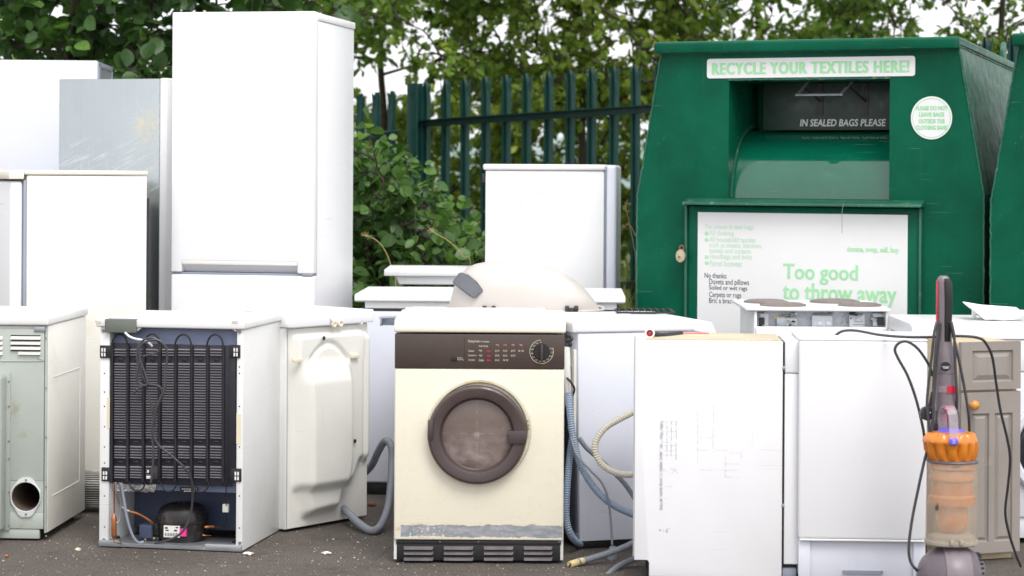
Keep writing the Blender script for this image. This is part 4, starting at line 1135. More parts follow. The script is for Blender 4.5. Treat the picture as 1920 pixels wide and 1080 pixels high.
mb = MB(); mb.loft([(fr.L(1149, 1024, 7.63), .009, .008), (fr.L(1149, 1030, 7.625), .016, .010), (fr.L(1148, 1044, 7.62), .019, .012), (fr.L(1147, 1056, 7.615), .014, .012), (fr.L(1147, 1061, 7.612), .010, .010)][::-1], 20, sq=2.6)
mb.build('plug', M['grey_hose'], t)
p0 = [(1205, 1008), (1180, 1022), (1150, 1034), (1120, 1044), (1092, 1052)]
mb = MB(); mb.tube(fr.pts([(a, b, 7.60 - .11 * k / 4) for k, (a, b) in enumerate(p0)]), .0125, 12, rib=(.0046, .0022)); mb.build('drain_hose', M['grey_hose'], t)
mb = MB(); mb.tube(fr.pts([(1093, 1051.5, 7.49), (1080, 1055, 7.47), (1068, 1059, 7.45)]), .0125, 12, smooth=False); mb.tube(fr.pts([(1085, 1053.5, 7.48), (1082, 1054.4, 7.475)]), .0145, 12, smooth=False, mi=1); mb.lathe([(.0105, 0), (.0, .0)], Matrix.Translation(fr.L(1067.8, 1059, 7.45)) @ Matrix.Rotation(R(-75), 4, 'Y'), 12, mi=2)
mb.build('hose_cuff', [M['tape'], M['steelgrey'], M['dark']], t)
mb = MB(); mb.tube(fr.pts([(1130, 1090, 7.32), (1142, 1076, 7.36), (1160, 1062, 7.42), (1180, 1052, 7.46), (1205, 1042, 7.50)]), .0105, 10); mb.build('drain_hose', M['grey_hose'], t)
mb = MB(); mb.box(.02, w - .02, .02, DD - .02, 0, .03, .003); mb.build('plinth', M['black'], t)

# black wire oven rack lying on the washing machine
o_ = T(1210, 586, 8.28); o_.z = zt + .0065
t = thing('wire_rack', 'black wire oven rack lying on top of the side-on washing machine', 'oven rack', loc=o_)
mb = MB()
for yy in (-.06, .14): mb.tube([(-.11, yy, .005), (.11, yy, .005)], .0035, 6, smooth=False)
for xx in (-.11, .11): mb.tube([(xx, -.06, .005), (xx, .14, .005)], .0035, 6, smooth=False)
for k in range(9): mb.tube([(-.10 + k * .025, -.06, .010), (-.10 + k * .025, .14, .010)], .0018, 5, smooth=False)
mb.tube([(-.06, -.065, .004), (-.05, -.07, .004), (.03, -.07, .004), (.04, -.065, .004)], .003, 6)
mb.build('wire_grid', M['black'], t)
# ================================================================== white dishwasher seen from its scuffed side
fr = Frame(1190, 7.20, 1467, 7.18, ref=900)
t = thing('dishwasher', 'white dishwasher side-on, black scuff marks on its panel and bare chipboard top', 'dishwasher', fr)
w = fr.w; DD = .30; f = fr.f
_, zt = f(1330, 639); xn, zn = f(1217, 1050)
mb = MB()
mb.prism([(0, zn), (0, zt), (w - .001, zt), (w - .001, .02), (xn, .02), (xn, zn - .008), (xn - .006, zn)], -.002, .010, .002, 2)
mb.build('side_panel', M['scuffed'], t)
mb = MB(); mb.box(.004, w - .004, .0105, DD - .004, zn + .01, zt - .004, .002); mb.box(xn + .01, w - .004, .0105, DD - .004, .02, zn + .011, .002)
mb.box(0.0, w, DD - .003, DD, .03, zt - .002, .001)
mb.build('cabinet', M['white2'], t)
M['chip'] = mat('chipboard', lin(192, 180, 156), .75, var=.12, dirt=(lin(150, 120, 80), .52, .75, 60.), bump=.3, bscale=120.)
M['chip_red'] = mat('red_tape', lin(226, 90, 86), .5, var=.1)
mb = MB(); mb.prism([(.035, .012), (w - .004, .012), (w - .004, DD - .01), (.075, DD - .01)], zt - .004, zt + .004, axis='z'); mb.build('chipboard_top', M['chip'], t)
mb = MB()
mb.box(.14, .26, DD - .05, DD - .02, zt + .004, zt + .0065, .001); mb.build('tape_strip', M['chip_red'], t)
mb = MB(); _, zs = f(1480, 700)
mb.box(w + .006, w + .058, -.004, DD - .02, zs + .001, zt + .002, .005, 3)
mb.build('control_strip', M['white'], t); mb = MB(); mb.box(w + .006, w + .056, -.003, DD - .02, f(1480, 1058)[1], zs - .001, .004)
dd_ = mb.build('door', M['white'], t)
mb = MB(); mb.box(w - .0005, w + .0065, .004, DD - .03, .06, zt - .004, .001); mb.build('door_seal', M['dark'], dd_)
for py in (685, 948): pass
mb = MB()
for py in (690, 948):
    x, z = f(1468, py); mb.box(w - .003, w + .007, -.0035, .02, z - .006, z + .006, .001)
mb.build('hinge', M['steelgrey'], dd_)
mb = MB(); mb.box(w + .002, w + .05, .01, DD - .04, .012, f(1480, 1066)[1], .004); mb.build('kick_plate', M['greyplastic'], t)
feet(t, (.06, w - .05), (.05, DD - .05), .03, .016)

# rubber hose end with a red washer lying on the corner of it
o_ = fr.M @ Vector((f(1212, 627)[0] + .012, .08, zt + .0005))
t = thing('hose_end', 'hose end fitting with red washer, at top left corner of scuffed dishwasher', 'hose fitting', loc=o_)
mb = MB(); MX = Matrix.Translation((0, -.01, .0185)) @ Matrix.Rotation(R(90), 4, 'X') @ Matrix.Rotation(R(20), 4, 'Z')
mb.lathe([(.0145, -.014), (.0172, -.008), (.0180, .004), (.0165, .008), (.0115, .008), (.0115, .002), (.0, .002)], MX, 28, mod=lambda a, j: 1 + .03 * (1 if int(a / (2 * PI) * 28 + .5) % 2 else -1) if j < 3 else 1)
mb.build('nut', M['ivory'], t)
mb = MB(); mb.lathe([(.0113, .0025), (.0113, .006), (.0052, .006), (.0052, .0025)], MX, 24, closed=True); mb.build('washer', mat('dark_red_rubber', lin(120, 30, 40), .5, var=.15), t)
mb = MB(); mb.lathe([(.005, .003), (.0042, .0065), (.0, .0075)], MX, 16); mb.build('filter', mat('bright_red_plastic', lin(214, 50, 64), .4, var=.1), t)
mb = MB(); mb.tube([(.0, .006, .0185), (.02, .02, .013), (.045, .04, .009), (.08, .08, .008), (.12, .14, .008)], .008, 10); mb.build('hose', M['charcoal'], t)

# ================================================================== white dishwasher front on
fr = Frame(1497.5, 7.14, 1738, 7.12, ref=900)
t = thing('dishwasher', 'plain white dishwasher front-on with grey kick panel, behind the upright vacuum', 'dishwasher', fr)
w = fr.w; DD = .36; f = fr.f
_, zt = f(1600, 637); _, zd = f(1600, 1014)
mb = MB(); mb.box(.003, w - .003, .034, DD, .03, zt - .006, .004); mb.build('cabinet', M['white2'], t)
mb = MB(); mb.box(0, w, .002, DD + .004, zt - .005, zt + .003, .004); mb.build('worktop', M['white'], t)
mb = MB(); mb.box(0, w, 0, .032, zd + .006, zt - .0045, .009, 3); dd_ = mb.build('door', M['white'], t)
mb = MB(); mb.box(.004, w + .004, -.003, .012, zd - .001, zd + .005, .001); mb.build('door_trim', M['white_plastic'], dd_)
mb = MB(); mb.box(.004, w - .004, .022, .035, .02, zd - .002, .002)
a = f(1520, 1040)[0]; mb.box(.002, a, .012, .023, .02, zd - .004, .002); mb.box(w - a, w - .002, .012, .023, .02, zd - .004, .002)
mb.box(f(1610, 1040)[0], f(1612, 1040)[0], .020, .023, .02, zd - .004, 0)
mb.box(f(1582, 1078)[0], f(1655, 1078)[0], .014, .023, .05, f(1600, 1076)[1], .003, mi=1)
mb.build('kick_panel', [M['bluewhite'], M['greyplastic']], t)
feet(t, (.05, w - .05), (.06, DD - .06), .034, .016)

# ================================================================== cooker with ring hob and stripped panel
fr = Frame(1414, 8.50, 1666, 8.50, ref=600)
t = thing('electric_cooker', 'white electric cooker, control panel torn off, four worn solid rings on top', 'cooker', fr)
w = fr.w; DD = .52; f = fr.f
_, zt = f(1540, 577); _, zo1 = f(1540, 584); _, zo0 = f(1540, 613)
mb = MB()
mb.box(.0, .012, 0, DD, .03, zt - .008, .003); mb.box(w - .010, w, 0, DD, .03, zt - .008, .003)
mb.box(.010, w - .008, .10, DD, .03, zo1, .0)
mb.build('cabinet', M['white2'], t)
mb = MB(); mb.box(-.036, w + .006, -.012, DD + .004, zt - .014, zt, .005, 3); mb.build('hob', M['white'], t)
M['ring'] = mat('worn_cast_ring', lin(138, 130, 126), .6, metal=.3, var=.15, dirt=(lin(140, 96, 60), .54, .72, 18.))
for (px, d_, r_) in ((1436, 8.82, .080), (1565, 8.86, .092), (1468, 8.62, .082), (1612, 8.64, .076)):
    p = fr.inv @ Vector((T(px, 570, d_).x, d_, 0))
    mb = MB(); mb.lathe([(r_ + .010, 0), (r_ + .012, .006), (r_ + .004, .008), (r_ + .002, .004), (r_, .009), (r_ * .9, .012), (r_ * .3, .012), (r_ * .25, .009), (0, .009)], Matrix.Translation((p.x, p.y, zt)), 40); mb.build('hotplate', M['ring'], t)
# torn out control bay
def guts_mat():
    m = mat('bare_pressed_steel', lin(196, 200, 206), .42, metal=.2, var=.12, dirt=(lin(84, 82, 84), .52, .72, 24.), bump=.4, bscale=40.)
    return m
M['guts'] = guts_mat()
mb = MB(); mb.box(.0122, w - .0102, .062, .1, zo0 - .03, zo1, 0)
for px0, px1, py0, py1, dy in ((1520, 1560, 590, 612, -.03), (1455, 1495, 594, 613, -.02), (1590, 1620, 588, 613, -.035), (1418, 1440, 586, 612, -.05), (1634, 1660, 586, 612, -.05)):
    a, z = f(px0, py1, .06); b, z2 = f(px1, py0, .06); mb.box(a, b, max(.030, .062 + dy), .0625, max(z, zo0 - .02), z2, .006, 2)
for px, py in ((1535, 605), (1551, 605)):
    x, z = f(px, py, .06); mb.lathe([(.010, 0), (.010, .006), (.006, .008), (.0, .008)], Matrix.Translation((x, .034, z)) @ Matrix.Rotation(R(90), 4, 'X'), 16)
for px0, px1, py in ((1465, 1485, 590), (1527, 1560, 588), (1600, 1615, 602), (1596, 1618, 607)):
    a, z = f(px0, py, .07); b, _ = f(px1, py, .07); mb.box(a, b, .028, .064, z - .0015, z + .0015, 0, mi=2)
for px0, px1, py0, py1 in ((1422, 1432, 595, 608), (1644, 1655, 594, 609), (1592, 1602, 584, 590)):
    a, z = f(px0, py1, .04); b, z2 = f(px1, py0, .04); mb.box(a, b, .010, .034, z, z2, .002, mi=1)
rg = random.Random(5)
for k in range(26):
    px = rg.choice((1424, 1478, 1482, 1600, 1640, 1652)) + rg.uniform(-8, 8); py = rg.uniform(588, 611)
    x, z = f(px, py, .04); mb.box(x, x + rg.uniform(.003, .012), .026, .060, z, z + rg.uniform(.002, .006), .0005, mi=rg.choice((0, 1, 2)))
mb.build('control_bay', [M['guts'], M['dark'], M['screw']], t)
mb = MB()
for s in (0, 1):
    pts = []
    for k in range(6): pts.append(fr.L(1470 + 22 * math.sin(k * 2.1 + s), 598 + 5 * math.cos(k * 1.7 + s), 8.545))
    mb.tube(pts, .0016, 5)
mb.build('loose_wiring', M['tape'], t)
mb = MB(); mb.box(.006, w - .004, -.014, .03, .12, zo0, .006, 3); dd_ = mb.build('oven_door', M['white'], t)
mb = MB(); mb.tube([(.08, -.014, zo0 - .05), (.08, -.05, zo0 - .05), (w - .08, -.05, zo0 - .05), (w - .08, -.014, zo0 - .05)], .009, 10, smooth=False); mb.build('handle', M['white_plastic'], dd_)
mb = MB(); mb.box(.01, w - .01, .01, DD - .01, 0, .03, .002); mb.build('plinth', M['black'], t)

# ================================================================== washing machine at the right edge
fr = Frame(1713, 7.98, 2012, 7.98, ref=800)
t = thing('washing_machine', 'white washing machine with round dark porthole, half hidden behind taupe cupboard', 'washing machine', fr)
w = fr.w; DD = .52; f = fr.f
_, zf = f(1850, 638); _, zt = f(1850, 612)
mb = MB(); mb.box(0.002, w - .002, .012, DD, .03, zf + .0, .005); mb.build('cabinet', M['white2'], t)
mb = MB(); mb.prism([(-.006, zf + .003), (DD + .01, zf + .003), (DD + .01, zt + .008), (.06, zt + .008), (.015, zt - .004), (-.002, zt - .022)], -.006, w + .006, .006, 3, axis='x'); mb.build('worktop', M['white'], t)
_, zpn = f(1850, 697)
mb = MB(); mb.box(0, w, -.002, .03, zpn + .001, zf + .001, .005)
for px, l in ((1775, 22), (1862, 14), (1880, 12)):
    a, z = f(px, 646, -.003); b, _ = f(px + l, 646, -.003)
    u = a
    while u < b: mb.box(u, u + .003, -.0026, -.0018, z - .0015, z + .0015, 0, mi=1); u += .0048
mb.build('control_panel', [M['white'], M['greyplastic']], t)
mb = MB(); mb.box(.0, w, .0, .03, .10, zpn - .001, .005); mb.build('front_panel', M['bluewhite'], t)
cx, cz = f(1985, 842, -.02)
MX = Matrix.Translation((cx, 0, cz)) @ Matrix.Rotation(R(90), 4, 'X')
rO = abs(f(1891, 842, -.02)[0] - cx)
mb = MB(); mb.lathe([(rO, -.001), (rO, .014), (rO - .010, .024), (rO - .028, .024), (rO - .036, .014), (rO - .04, .0)], MX, 64); dr = mb.build('door', M['bluewhite'], t)
M['porthole'] = mat('dark_porthole_glass', lin(38, 44, 54), .12, var=.2, spec=.6, rvar=.03)
mb = MB(); mb.lathe([(rO - .0355, .004), (rO - .05, .012), (rO * .5, .002), (.0, -.004)], MX, 48); mb.build('window', M['porthole'], dr, ang=60)
mb = MB(); mb.box(.01, w - .01, .01, .04, .02, .098, .004); mb.box(f(1850, 1052)[0], f(1865, 1052)[0], .006, .02, .06, .07, .001, mi=1); mb.build('kick_panel', [M['bluewhite'], M['dark']], t)
feet(t, (.06, w - .06), (.07, DD - .06), .034, .018)
ztop_w = zt + .008

# white plastic tray on top of it
p = T(1866, 600, 8.22)
t = thing('plastic_tray', 'crumpled white plastic tray with pegs lying on washing machine at right', 'tray', loc=(p.x, p.y, ztop_w))
mb = MB()
a = lambda px, py: (T(px, py, 8.22).x - p.x, T(px, py, 8.22).z - ztop_w)
x0 = a(1815, 585)[0]; x1 = a(1917, 590)[0]
bm = bmesh.new()
bot = [(x0 + .055, -.05, .002), (x1 - .05, -.06, .002), (x1 - .03, .06, .002), (x0 + .07, .07, .002)]
top = [(x0 + .002, -.075, .048), (x1, -.085, .034), (x1 - .002, .085, .042), (x0, .10, .058)]
B_ = [bm.verts.new(q) for q in bot]; T_ = [bm.verts.new(q) for q in top]
bm.faces.new(B_[::-1])
for i in range(4): bm.faces.new((B_[i], B_[(i + 1) % 4], T_[(i + 1) % 4], T_[i]))
bmesh.ops.subdivide_edges(bm, edges=bm.edges[:], cuts=2, use_grid_fill=True)
geo = bmesh.ops.solidify(bm, geom=bm.faces[:], thickness=.003)
for v in bm.verts: v.co += Vector((0, 0, .009 * noise.noise(v.co * 26)))
mb.bm(bm)
mb.build('tray_body', M['white_plastic'], t, ang=25)
for px, py, h in ((1829, 577, .026), (1855, 575, .030), (1892, 584, .016)):
    mb = MB(); x, z = a(px, py); mb.box(x - .008, x + .008, .02, .034, .004, z, .003); mb.build('peg', M['white_plastic'], t)

# ================================================================== taupe kitchen cupboard
M['taupe'] = mat('taupe_painted_wood', lin(144, 137, 131), .5, var=.06, dirt=(lin(185, 172, 155), .60, .80, 12.), streak=.25, bump=.12, bscale=60., seed=2.)
M['taupe_edge'] = mat('bare_pine_edge', lin(196, 178, 148), .6, var=.1, dirt=(lin(150, 125, 90), .55, .8, 14.), streak=.3)
fr = Frame(1802, 7.58, 1913, 7.66, ref=850)
t = thing('kitchen_cupboard', 'narrow taupe panelled kitchen cupboard with one drawer and orange wooden knob', 'cupboard', fr)
w = fr.w; DD = .26; f = fr.f
_, zt = f(1855, 641); _, zdr = f(1855, 731); _, zdo = f(1855, 735); _, zb = f(1850, 1052)
zb = .03
mb = MB(); mb.box(.002, w - .002, .022, DD, .02, zt - .004, .003); mb.build('carcass', M['taupe_edge'], t)
def panel(mb, x0, x1, z0, z1, fields):
    """board with raised-and-fielded panels: frame stays proud, each field is a bevelled sunk border round a raised centre"""
    xs = sorted({x0, x1} | {q for fl in fields for q in fl[:2]}); zs = sorted({z0, z1} | {q for fl in fields for q in fl[2:]})
    for i in range(len(xs) - 1):
        for j in range(len(zs) - 1):
            a, b, c, d = xs[i], xs[i + 1], zs[j], zs[j + 1]
            fl = [q for q in fields if q[0] <= a + 1e-6 and q[1] >= b - 1e-6 and q[2] <= c + 1e-6 and q[3] >= d - 1e-6]
            if not fl: mb.box(a, b, .0, .02, c, d, 0)
    for (a, b, c, d) in fields:
        def ringq(r0, r1, y0, y1):
            P0 = [(a + r0, y0, c + r0), (b - r0, y0, c + r0), (b - r0, y0, d - r0), (a + r0, y0, d - r0)]
            P1 = [(a + r1, y1, c + r1), (b - r1, y1, c + r1), (b - r1, y1, d - r1), (a + r1, y1, d - r1)]
            mb.add(P0 + P1, [(k, (k + 1) % 4, 4 + (k + 1) % 4, 4 + k) for k in range(4)])
        s = min(b - a, d - c)
        ringq(0, .003, 0, .008); ringq(.003, .006, .008, .009); ringq(.006, .006 + s * .16, .009, .002)
        q = .006 + s * .16
        mb.quad([(a + q, .002, c + q), (b - q, .002, c + q), (b - q, .002, d - q), (a + q, .002, d - q)])
        ringq(0, 0.0001, .0, .02)
mb = MB(); a0, z0 = f(1823, 717); a1, z1 = f(1900, 656)
panel(mb, 0, w, zdr + .001, zt, [(a0, a1, z0, z1)]); mb.build('drawer_front', M['taupe'], t, ang=20)
mb = MB()
fl = []
for px0, px1, py0, py1 in ((1820, 1855, 775, 1018), (1864, 1899, 772, 1012)):
    a0, z0 = f(px0, py1); a1, z1 = f(px1, py0); fl.append((a0, a1, z0, z1))
fl[1] = (fl[1][0], fl[1][1], fl[0][2], fl[0][3])
panel(mb, 0, w, zb, zdo, fl); dd_ = mb.build('door', M['taupe'], t, ang=20)
M['pine'] = mat('orange_varnished_pine', lin(205, 138, 62), .3, var=.15, streak=.4, coat=.3)
mb = MB(); x, z = f(1822, 760, -.02)
mb.lathe([(.008, .0), (.0075, .010), (.011, .016), (.0175, .024), (.018, .032), (.013, .040), (.0, .043)], Matrix.Translation((x, 0, z)) @ Matrix.Rotation(R(90), 4, 'X') @ Matrix.Rotation(R(18), 4, 'Y'), 24); mb.build('knob', M['pine'], dd_, ang=60)
mb = MB(); mb.box(.01, w - .01, .04, DD - .01, 0, .021, .002); mb.build('plinth', M['taupe_edge'], t)

# ================================================================== upright vacuum cleaner
M['vgrey'] = mat('mauve_grey_plastic', lin(118, 108, 114), .34, var=.06, dirt=(lin(150, 140, 135), .60, .8, 14.), seed=1.)
M['vgrey2'] = mat('darker_mauve_grey_plastic', lin(96, 88, 94), .40, var=.08, dirt=(lin(140, 130, 125), .60, .8, 14.), seed=2.)
M['orange'] = mat('amber_orange_plastic', lin(206, 122, 34), .28, var=.10, dirt=(lin(170, 110, 50), .58, .8, 14.), coat=.2)
M['purple'] = mat('violet_plastic', lin(108, 92, 200), .35, var=.06)
M['red'] = mat('crimson_plastic', lin(196, 30, 62), .3, var=.06)
def clear_mat(name, tint, haze, hazecol, rough):
    m = bpy.data.materials.new(name); m.use_nodes = True; t_ = NT(m); b = t_.n['Principled BSDF']
    b.inputs['Base Color'].default_value = (*hazecol, 1); b.inputs['Roughness'].default_value = rough
    tr = t_.node('ShaderNodeBsdfTransparent'); tr.inputs[0].default_value = (*tint, 1)
    mx = t_.node('ShaderNodeMixShader'); out = t_.n['Material Output']
    tc = t_.node('ShaderNodeTexCoord')
    nz = t_.rng(t_.noise(tc.outputs['Object'], 18., 5, .65), .3, .75, max(0, haze - .05), min(1, haze + .07))
    t_.l.new(nz, mx.inputs[0]); t_.l.new(tr.outputs[0], mx.inputs[1]); t_.l.new(b.outputs[0], mx.inputs[2]); t_.l.new(mx.outputs[0], out.inputs[0])
    return m
M['bin'] = clear_mat('dusty_clear_plastic', (.98, .97, .95), .23, (.60, .53, .44), .25)
M['clear'] = clear_mat('clear_plastic', (.95, .93, .94), .25, (.70, .62, .66), .1)
M['dust'] = mat('grey_dust_fluff', lin(150, 142, 130), .9, var=.2, bump=.8, bscale=80.)
Dv = 6.76
base = T(1785, 1000, Dv); base.z = 0
t = thing('vacuum_cleaner', 'upright vacuum cleaner, orange cyclone over a dusty clear bin, grey cord looped', 'vacuum cleaner', loc=base)
V = lambda px, py, d=Dv: T(px, py, d) - base
S = Dv / F
# ball and foot
bc = V(1785, 1082); br = bc.z + 0 if bc.z > 0 else .1
br = V(1785, 1082).z
MXb = Matrix.Translation(bc) @ Matrix.Rotation(R(90), 4, 'Y')
mb = MB()
prof = []
for k in range(33):
    a = -PI / 2 + PI * k / 32
    rr = math.cos(a) * .110; tt = math.sin(a) * .112
    if abs(a) < 1.2 and k % 4 == 0 and abs(a) > .5: rr *= .975
    prof.append((max(0, rr), tt))
mb.lathe(prof, MXb @ Matrix.Scale(.985 * br / .110, 4, (1, 0, 0)), 48)
ball = mb.build('ball', M['vgrey2'], t, ang=50)
mb = MB()
prof = [(.112 * math.cos(a), .114 * math.sin(a)) for a in [(-.32 + .74 * k / 10) for k in range(11)]]
mb.lathe([(prof[0][0] - .006, prof[0][1])] + prof + [(prof[-1][0] - .006, prof[-1][1])], Matrix.Translation(bc + Vector((0, -.001, .001))) @ Matrix.Rotation(R(90), 4, 'Y') @ Matrix.Scale(.985 * br / .110, 4, (1, 0, 0)), 56); mb.build('centre_shell', M['vgrey'], ball)
mb = MB()
for k in range(12):
    an = R(20 + k * 12); y_, z_ = -math.cos(an) * .098, math.sin(an) * .098 * br / .11
    mb.box(bc.x + .052, bc.x + .088, bc.y + y_ * .72 - .004, bc.y + y_ * .72 + .004, bc.z + z_ * .8 - .003, bc.z + z_ * .8 + .003, .001)
mb.build('vent_slots', M['black'], ball)
mb = MB(); MXf = Matrix.Translation((bc.x, -.09, 0))
mb.prism([(-.14, -.06), (.14, -.06), (.13, .05), (.05, .10), (-.05, .10), (-.13, .05)], .004, .052, .014, 3, axis='z', M=MXf)
mb.build('cleaner_head', M['vgrey2'], t)
# bin with its cyclone
def vl(mb, lst, mi=0, sq=2.0, n=32, d=Dv):
    mb.loft([(V(c, y, d), rx * S, (ry if ry else rx) * S) for c, y, rx, ry in lst][::-1], n, mi, sq)
mb = MB()
prof_b = [(1788, 866, 47, 40), (1787, 872, 48, 41), (1785, 940, 48.5, 41), (1784, 1000, 49, 41), (1784, 1014, 49, 41)]
# thin walled open cylinder
for off, rev in ((0, False), (2.2, True)):
    mb.loft([(V(c, y), (rx - off) * S, (ry - off) * S) for c, y, rx, ry in prof_b][::-1], 40, 0, 2.3)
bn = mb.build('dust_bin', M['bin'], t, ang=50)
mb = MB(); vl(mb, [(1785, 880, 38, 32), (1785, 892, 43, 37), (1785, 898, 43, 37), (1785, 902, 39, 33), (1785, 926, 39, 33), (1785, 930, 43.5, 37), (1785, 945, 43.5, 37), (1785, 947, 26, 22), (1786, 954, 28, 24), (1786, 970, 31, 27), (1786, 985, 28, 25), (1785, 996, 22, 19), (1785, 1000, 12, 10)], n=32); mb.build('inner_cyclone', M['orange'], bn, ang=40)
mb = MB(); vl(mb, [(1784, 998, 20, 16), (1783, 1000, 36, 29), (1784, 1004, 43, 36), (1784, 1012, 44, 37)], n=32)
rg = random.Random(2)
for k in range(0):
    p_ = V(1750 + rg.random() * 66, 985 + rg.random() * 16, Dv - .055 + rg.random() * .01); mb.loft([(p_, .001, .001), (p_ + Vector((0, 0, .006)), .006 + rg.random() * .006, .004), (p_ + Vector((.002, 0, .012)), .001, .001)], 8)
mb.build('dust_load', M['dust'], bn)
mb = MB(); vl(mb, [(1784, 1011, 49.6, 42), (1784, 1014, 50, 42.5), (1784, 1018, 49.5, 42), (1784, 1020, 46, 40)], sq=2.4)
for px in (1776, 1794): p_ = V(px, 1012, Dv); mb.box(p_.x - .006, p_.x + .006, -.080, -.064, p_.z - .006, p_.z + .010, .002)
mb.build('bin_base', mat('dusty_grey_plastic', lin(158, 150, 138), .4, var=.08, dirt=(lin(120, 110, 95), .55, .8, 18.)), bn)
mb = MB()
for k, py in enumerate((943, 946.5, 949.5)):
    p_ = V(1750, py, Dv); 
    mb.box(p_.x - .005, p_.x + .006, -.058, -.050, p_.z - .0012, p_.z + .0008, 0)
mb.text('MAX', p_.x - .005, p_.x + .006, V(1750, 941).z - .001, V(1750, 938.5).z, -.0565, 0)
mb.build('max_mark', M['ink'], bn)
def scal(lst, amp, nsc, n=112, mi=0):
    vs, fs = [], []
    for (c, y, rx, ry), am in zip(lst, amp):
        q = V(c, y)
        for k in range(n):
            a = 2 * PI * k / n; m_ = 1 + am * (abs(math.sin(a * nsc / 2)) ** .8 - .5)
            vs.append((q.x + rx * S * m_ * math.cos(a), q.y + ry * S * m_ * math.sin(a), q.z))
    for j in range(len(lst) - 1):
        for k in range(n): fs.append((j * n + k, (j + 1) * n + k, (j + 1) * n + (k + 1) % n, j * n + (k + 1) % n))
    fs.append(tuple(range(n)))
    mb.add(vs, fs, mi)
mb = MB(); scal([(1784, 809, 30, 26), (1783, 811, 42, 36), (1782, 816, 45, 39), (1781, 822, 50, 43), (1781, 827, 51, 44), (1782, 829, 50, 43), (1783, 842, 46, 39.5), (1784, 856, 42.5, 37), (1784.5, 861, 42, 36)], [.0, .12, .11, .02, .02, .05, .22, .20, .02], 13, n=182)
cyc = mb.build('cyclone', M['orange'], t, ang=50)
mb = MB(); vl(mb, [(1785, 860.5, 43, 37), (1785, 862, 47.5, 40.5), (1786, 864, 48.5, 41.5), (1786, 866, 48, 41)], sq=2.2, mi=1); vl(mb, [(1786, 866.5, 44, 38), (1786, 877, 44, 38), (1786, 878, 40, 34)], sq=2.2)
p_ = V(1785, 870); mb.box(p_.x - .012, p_.x + .012, -.0665, -.06, p_.z - .002, p_.z + .001, .0005, mi=1)
mb.build('bin_rim', [M['orange'], M['vgrey2']], cyc)
mb = MB(); vl(mb, [(1783, 804, 18, 15), (1783, 806, 24, 20), (1783, 811, 30, 25)], n=32); mb.build('cyclone_cap', M['purple'], cyc)
# transparent carry handle with its violet button
def strap(mb, pts, wd, th, mi=0):
    pts = catmull([Vector(p) for p in pts], 6)
    vs, fs = [], []
    for i, p in enumerate(pts):
        tg = (pts[min(i + 1, len(pts) - 1)] - pts[max(i - 1, 0)]).normalized()
        nrm = tg.cross(Vector((1, 0, 0))).normalized()
        for sx, sn in ((-1, -1), (1, -1), (1, 1), (-1, 1)): vs.append(p + Vector((sx * wd / 2, 0, 0)) + nrm * sn * th / 2)
    for i in range(len(pts) - 1):
        for k in range(4): fs.append((i * 4 + k, i * 4 + (k + 1) % 4, i * 4 + 4 + (k + 1) % 4, i * 4 + 4 + k))
    fs += [(3, 2, 1, 0), tuple(len(pts) * 4 - 4 + k for k in range(4))]
    mb.add(vs, fs, mi)
mb = MB()
strap(mb, [V(1768, 806, Dv + .01), V(1767, 780, Dv + .0), V(1771, 766, Dv - .02), V(1779, 763, Dv - .045), V(1786, 775, Dv - .068), V(1788, 800, Dv - .078), V(1789, 826, Dv - .080)], 17 * S, .007)
hd = mb.build('carry_handle', M['clear'], t, ang=40)
mb = MB(); p_ = V(1788, 828, Dv - .082); mb.box(p_.x - .014, p_.x + .014, p_.y - .006, p_.y + .006, p_.z - .012, p_.z + .010, .005, 3)
for k in (-.004, 0, .004): mb.box(p_.x - .004, p_.x + .004, p_.y - .0066, p_.y, p_.z + k - .0008, p_.z + k + .0008, 0, mi=1)
mb.build('release_button', [M['purple'], M['white_print']], hd)
mb = MB(); p_ = V(1778, 767, Dv - .02); mb.box(p_.x - .012, p_.x + .012, p_.y, p_.y + .02, p_.z - .006, p_.z + .003, .002); p_ = V(1772, 785, Dv + .012); mb.box(p_.x - .006, p_.x + .006, p_.y, p_.y + .01, p_.z - .016, p_.z + .014, .002); mb.build('catch', M['red'], hd)
# spine and wand
mb = MB(); vl(mb, [(1774, 762, 24, 20), (1776, 790, 25, 20), (1780, 860, 26, 20), (1784, 1000, 28, 20), (1785, 1060, 26, 20)], d=Dv + .075, sq=2.6); mb.build('spine', M['vgrey2'], t)
mb = MB(); vl(mb, [(1771, 640, 13, 12), (1771.5, 648, 15, 13), (1772, 656, 17.5, 15), (1773, 668, 18.5, 17), (1773.5, 699, 19.5, 18)], d=Dv + .04); 
vl(mb, [(1774, 700, 20, 18), (1775, 730, 21, 18.5), (1777, 770, 23, 19)], d=Dv + .04)
wd = mb.build('wand', M['vgrey'], t, ang=45)
mb = MB(); vl(mb, [(1773.5, 698.5, 19.0, 17.5), (1773.6, 700.3, 19.0, 17.5)], d=Dv + .04); mb.build('joint_ring', M['charcoal'], wd)
mb = MB(); p_ = V(1773, 687, Dv + .04 - 17 * S); MX = Matrix.Translation((p_.x, p_.y - .0005, p_.z)) @ Matrix.Rotation(R(90), 4, 'X')
mb.lathe([(8.8 * S, -.004), (8.8 * S, .0022), (8.2 * S, .003), (.0, .0032)], MX, 32)
for k, (hw, hz) in enumerate(((7.5, .0), (5, -.003), (5, -.0055))):
    mb.box(p_.x - hw * S, p_.x + hw * S, p_.y - .0042, p_.y - .003, p_.z + hz - .0006 * (1 if k == 0 else 1.3), p_.z + hz + .0006, 0, mi=1)
mb.build('round_badge', [M['black'], M['white_print']], wd)
mb = MB()
q = V(1775, 727, Dv + .04)
for px0, px1, mi in ((1757, 1771, 1), (1771.5, 1789, 0)):
    pass
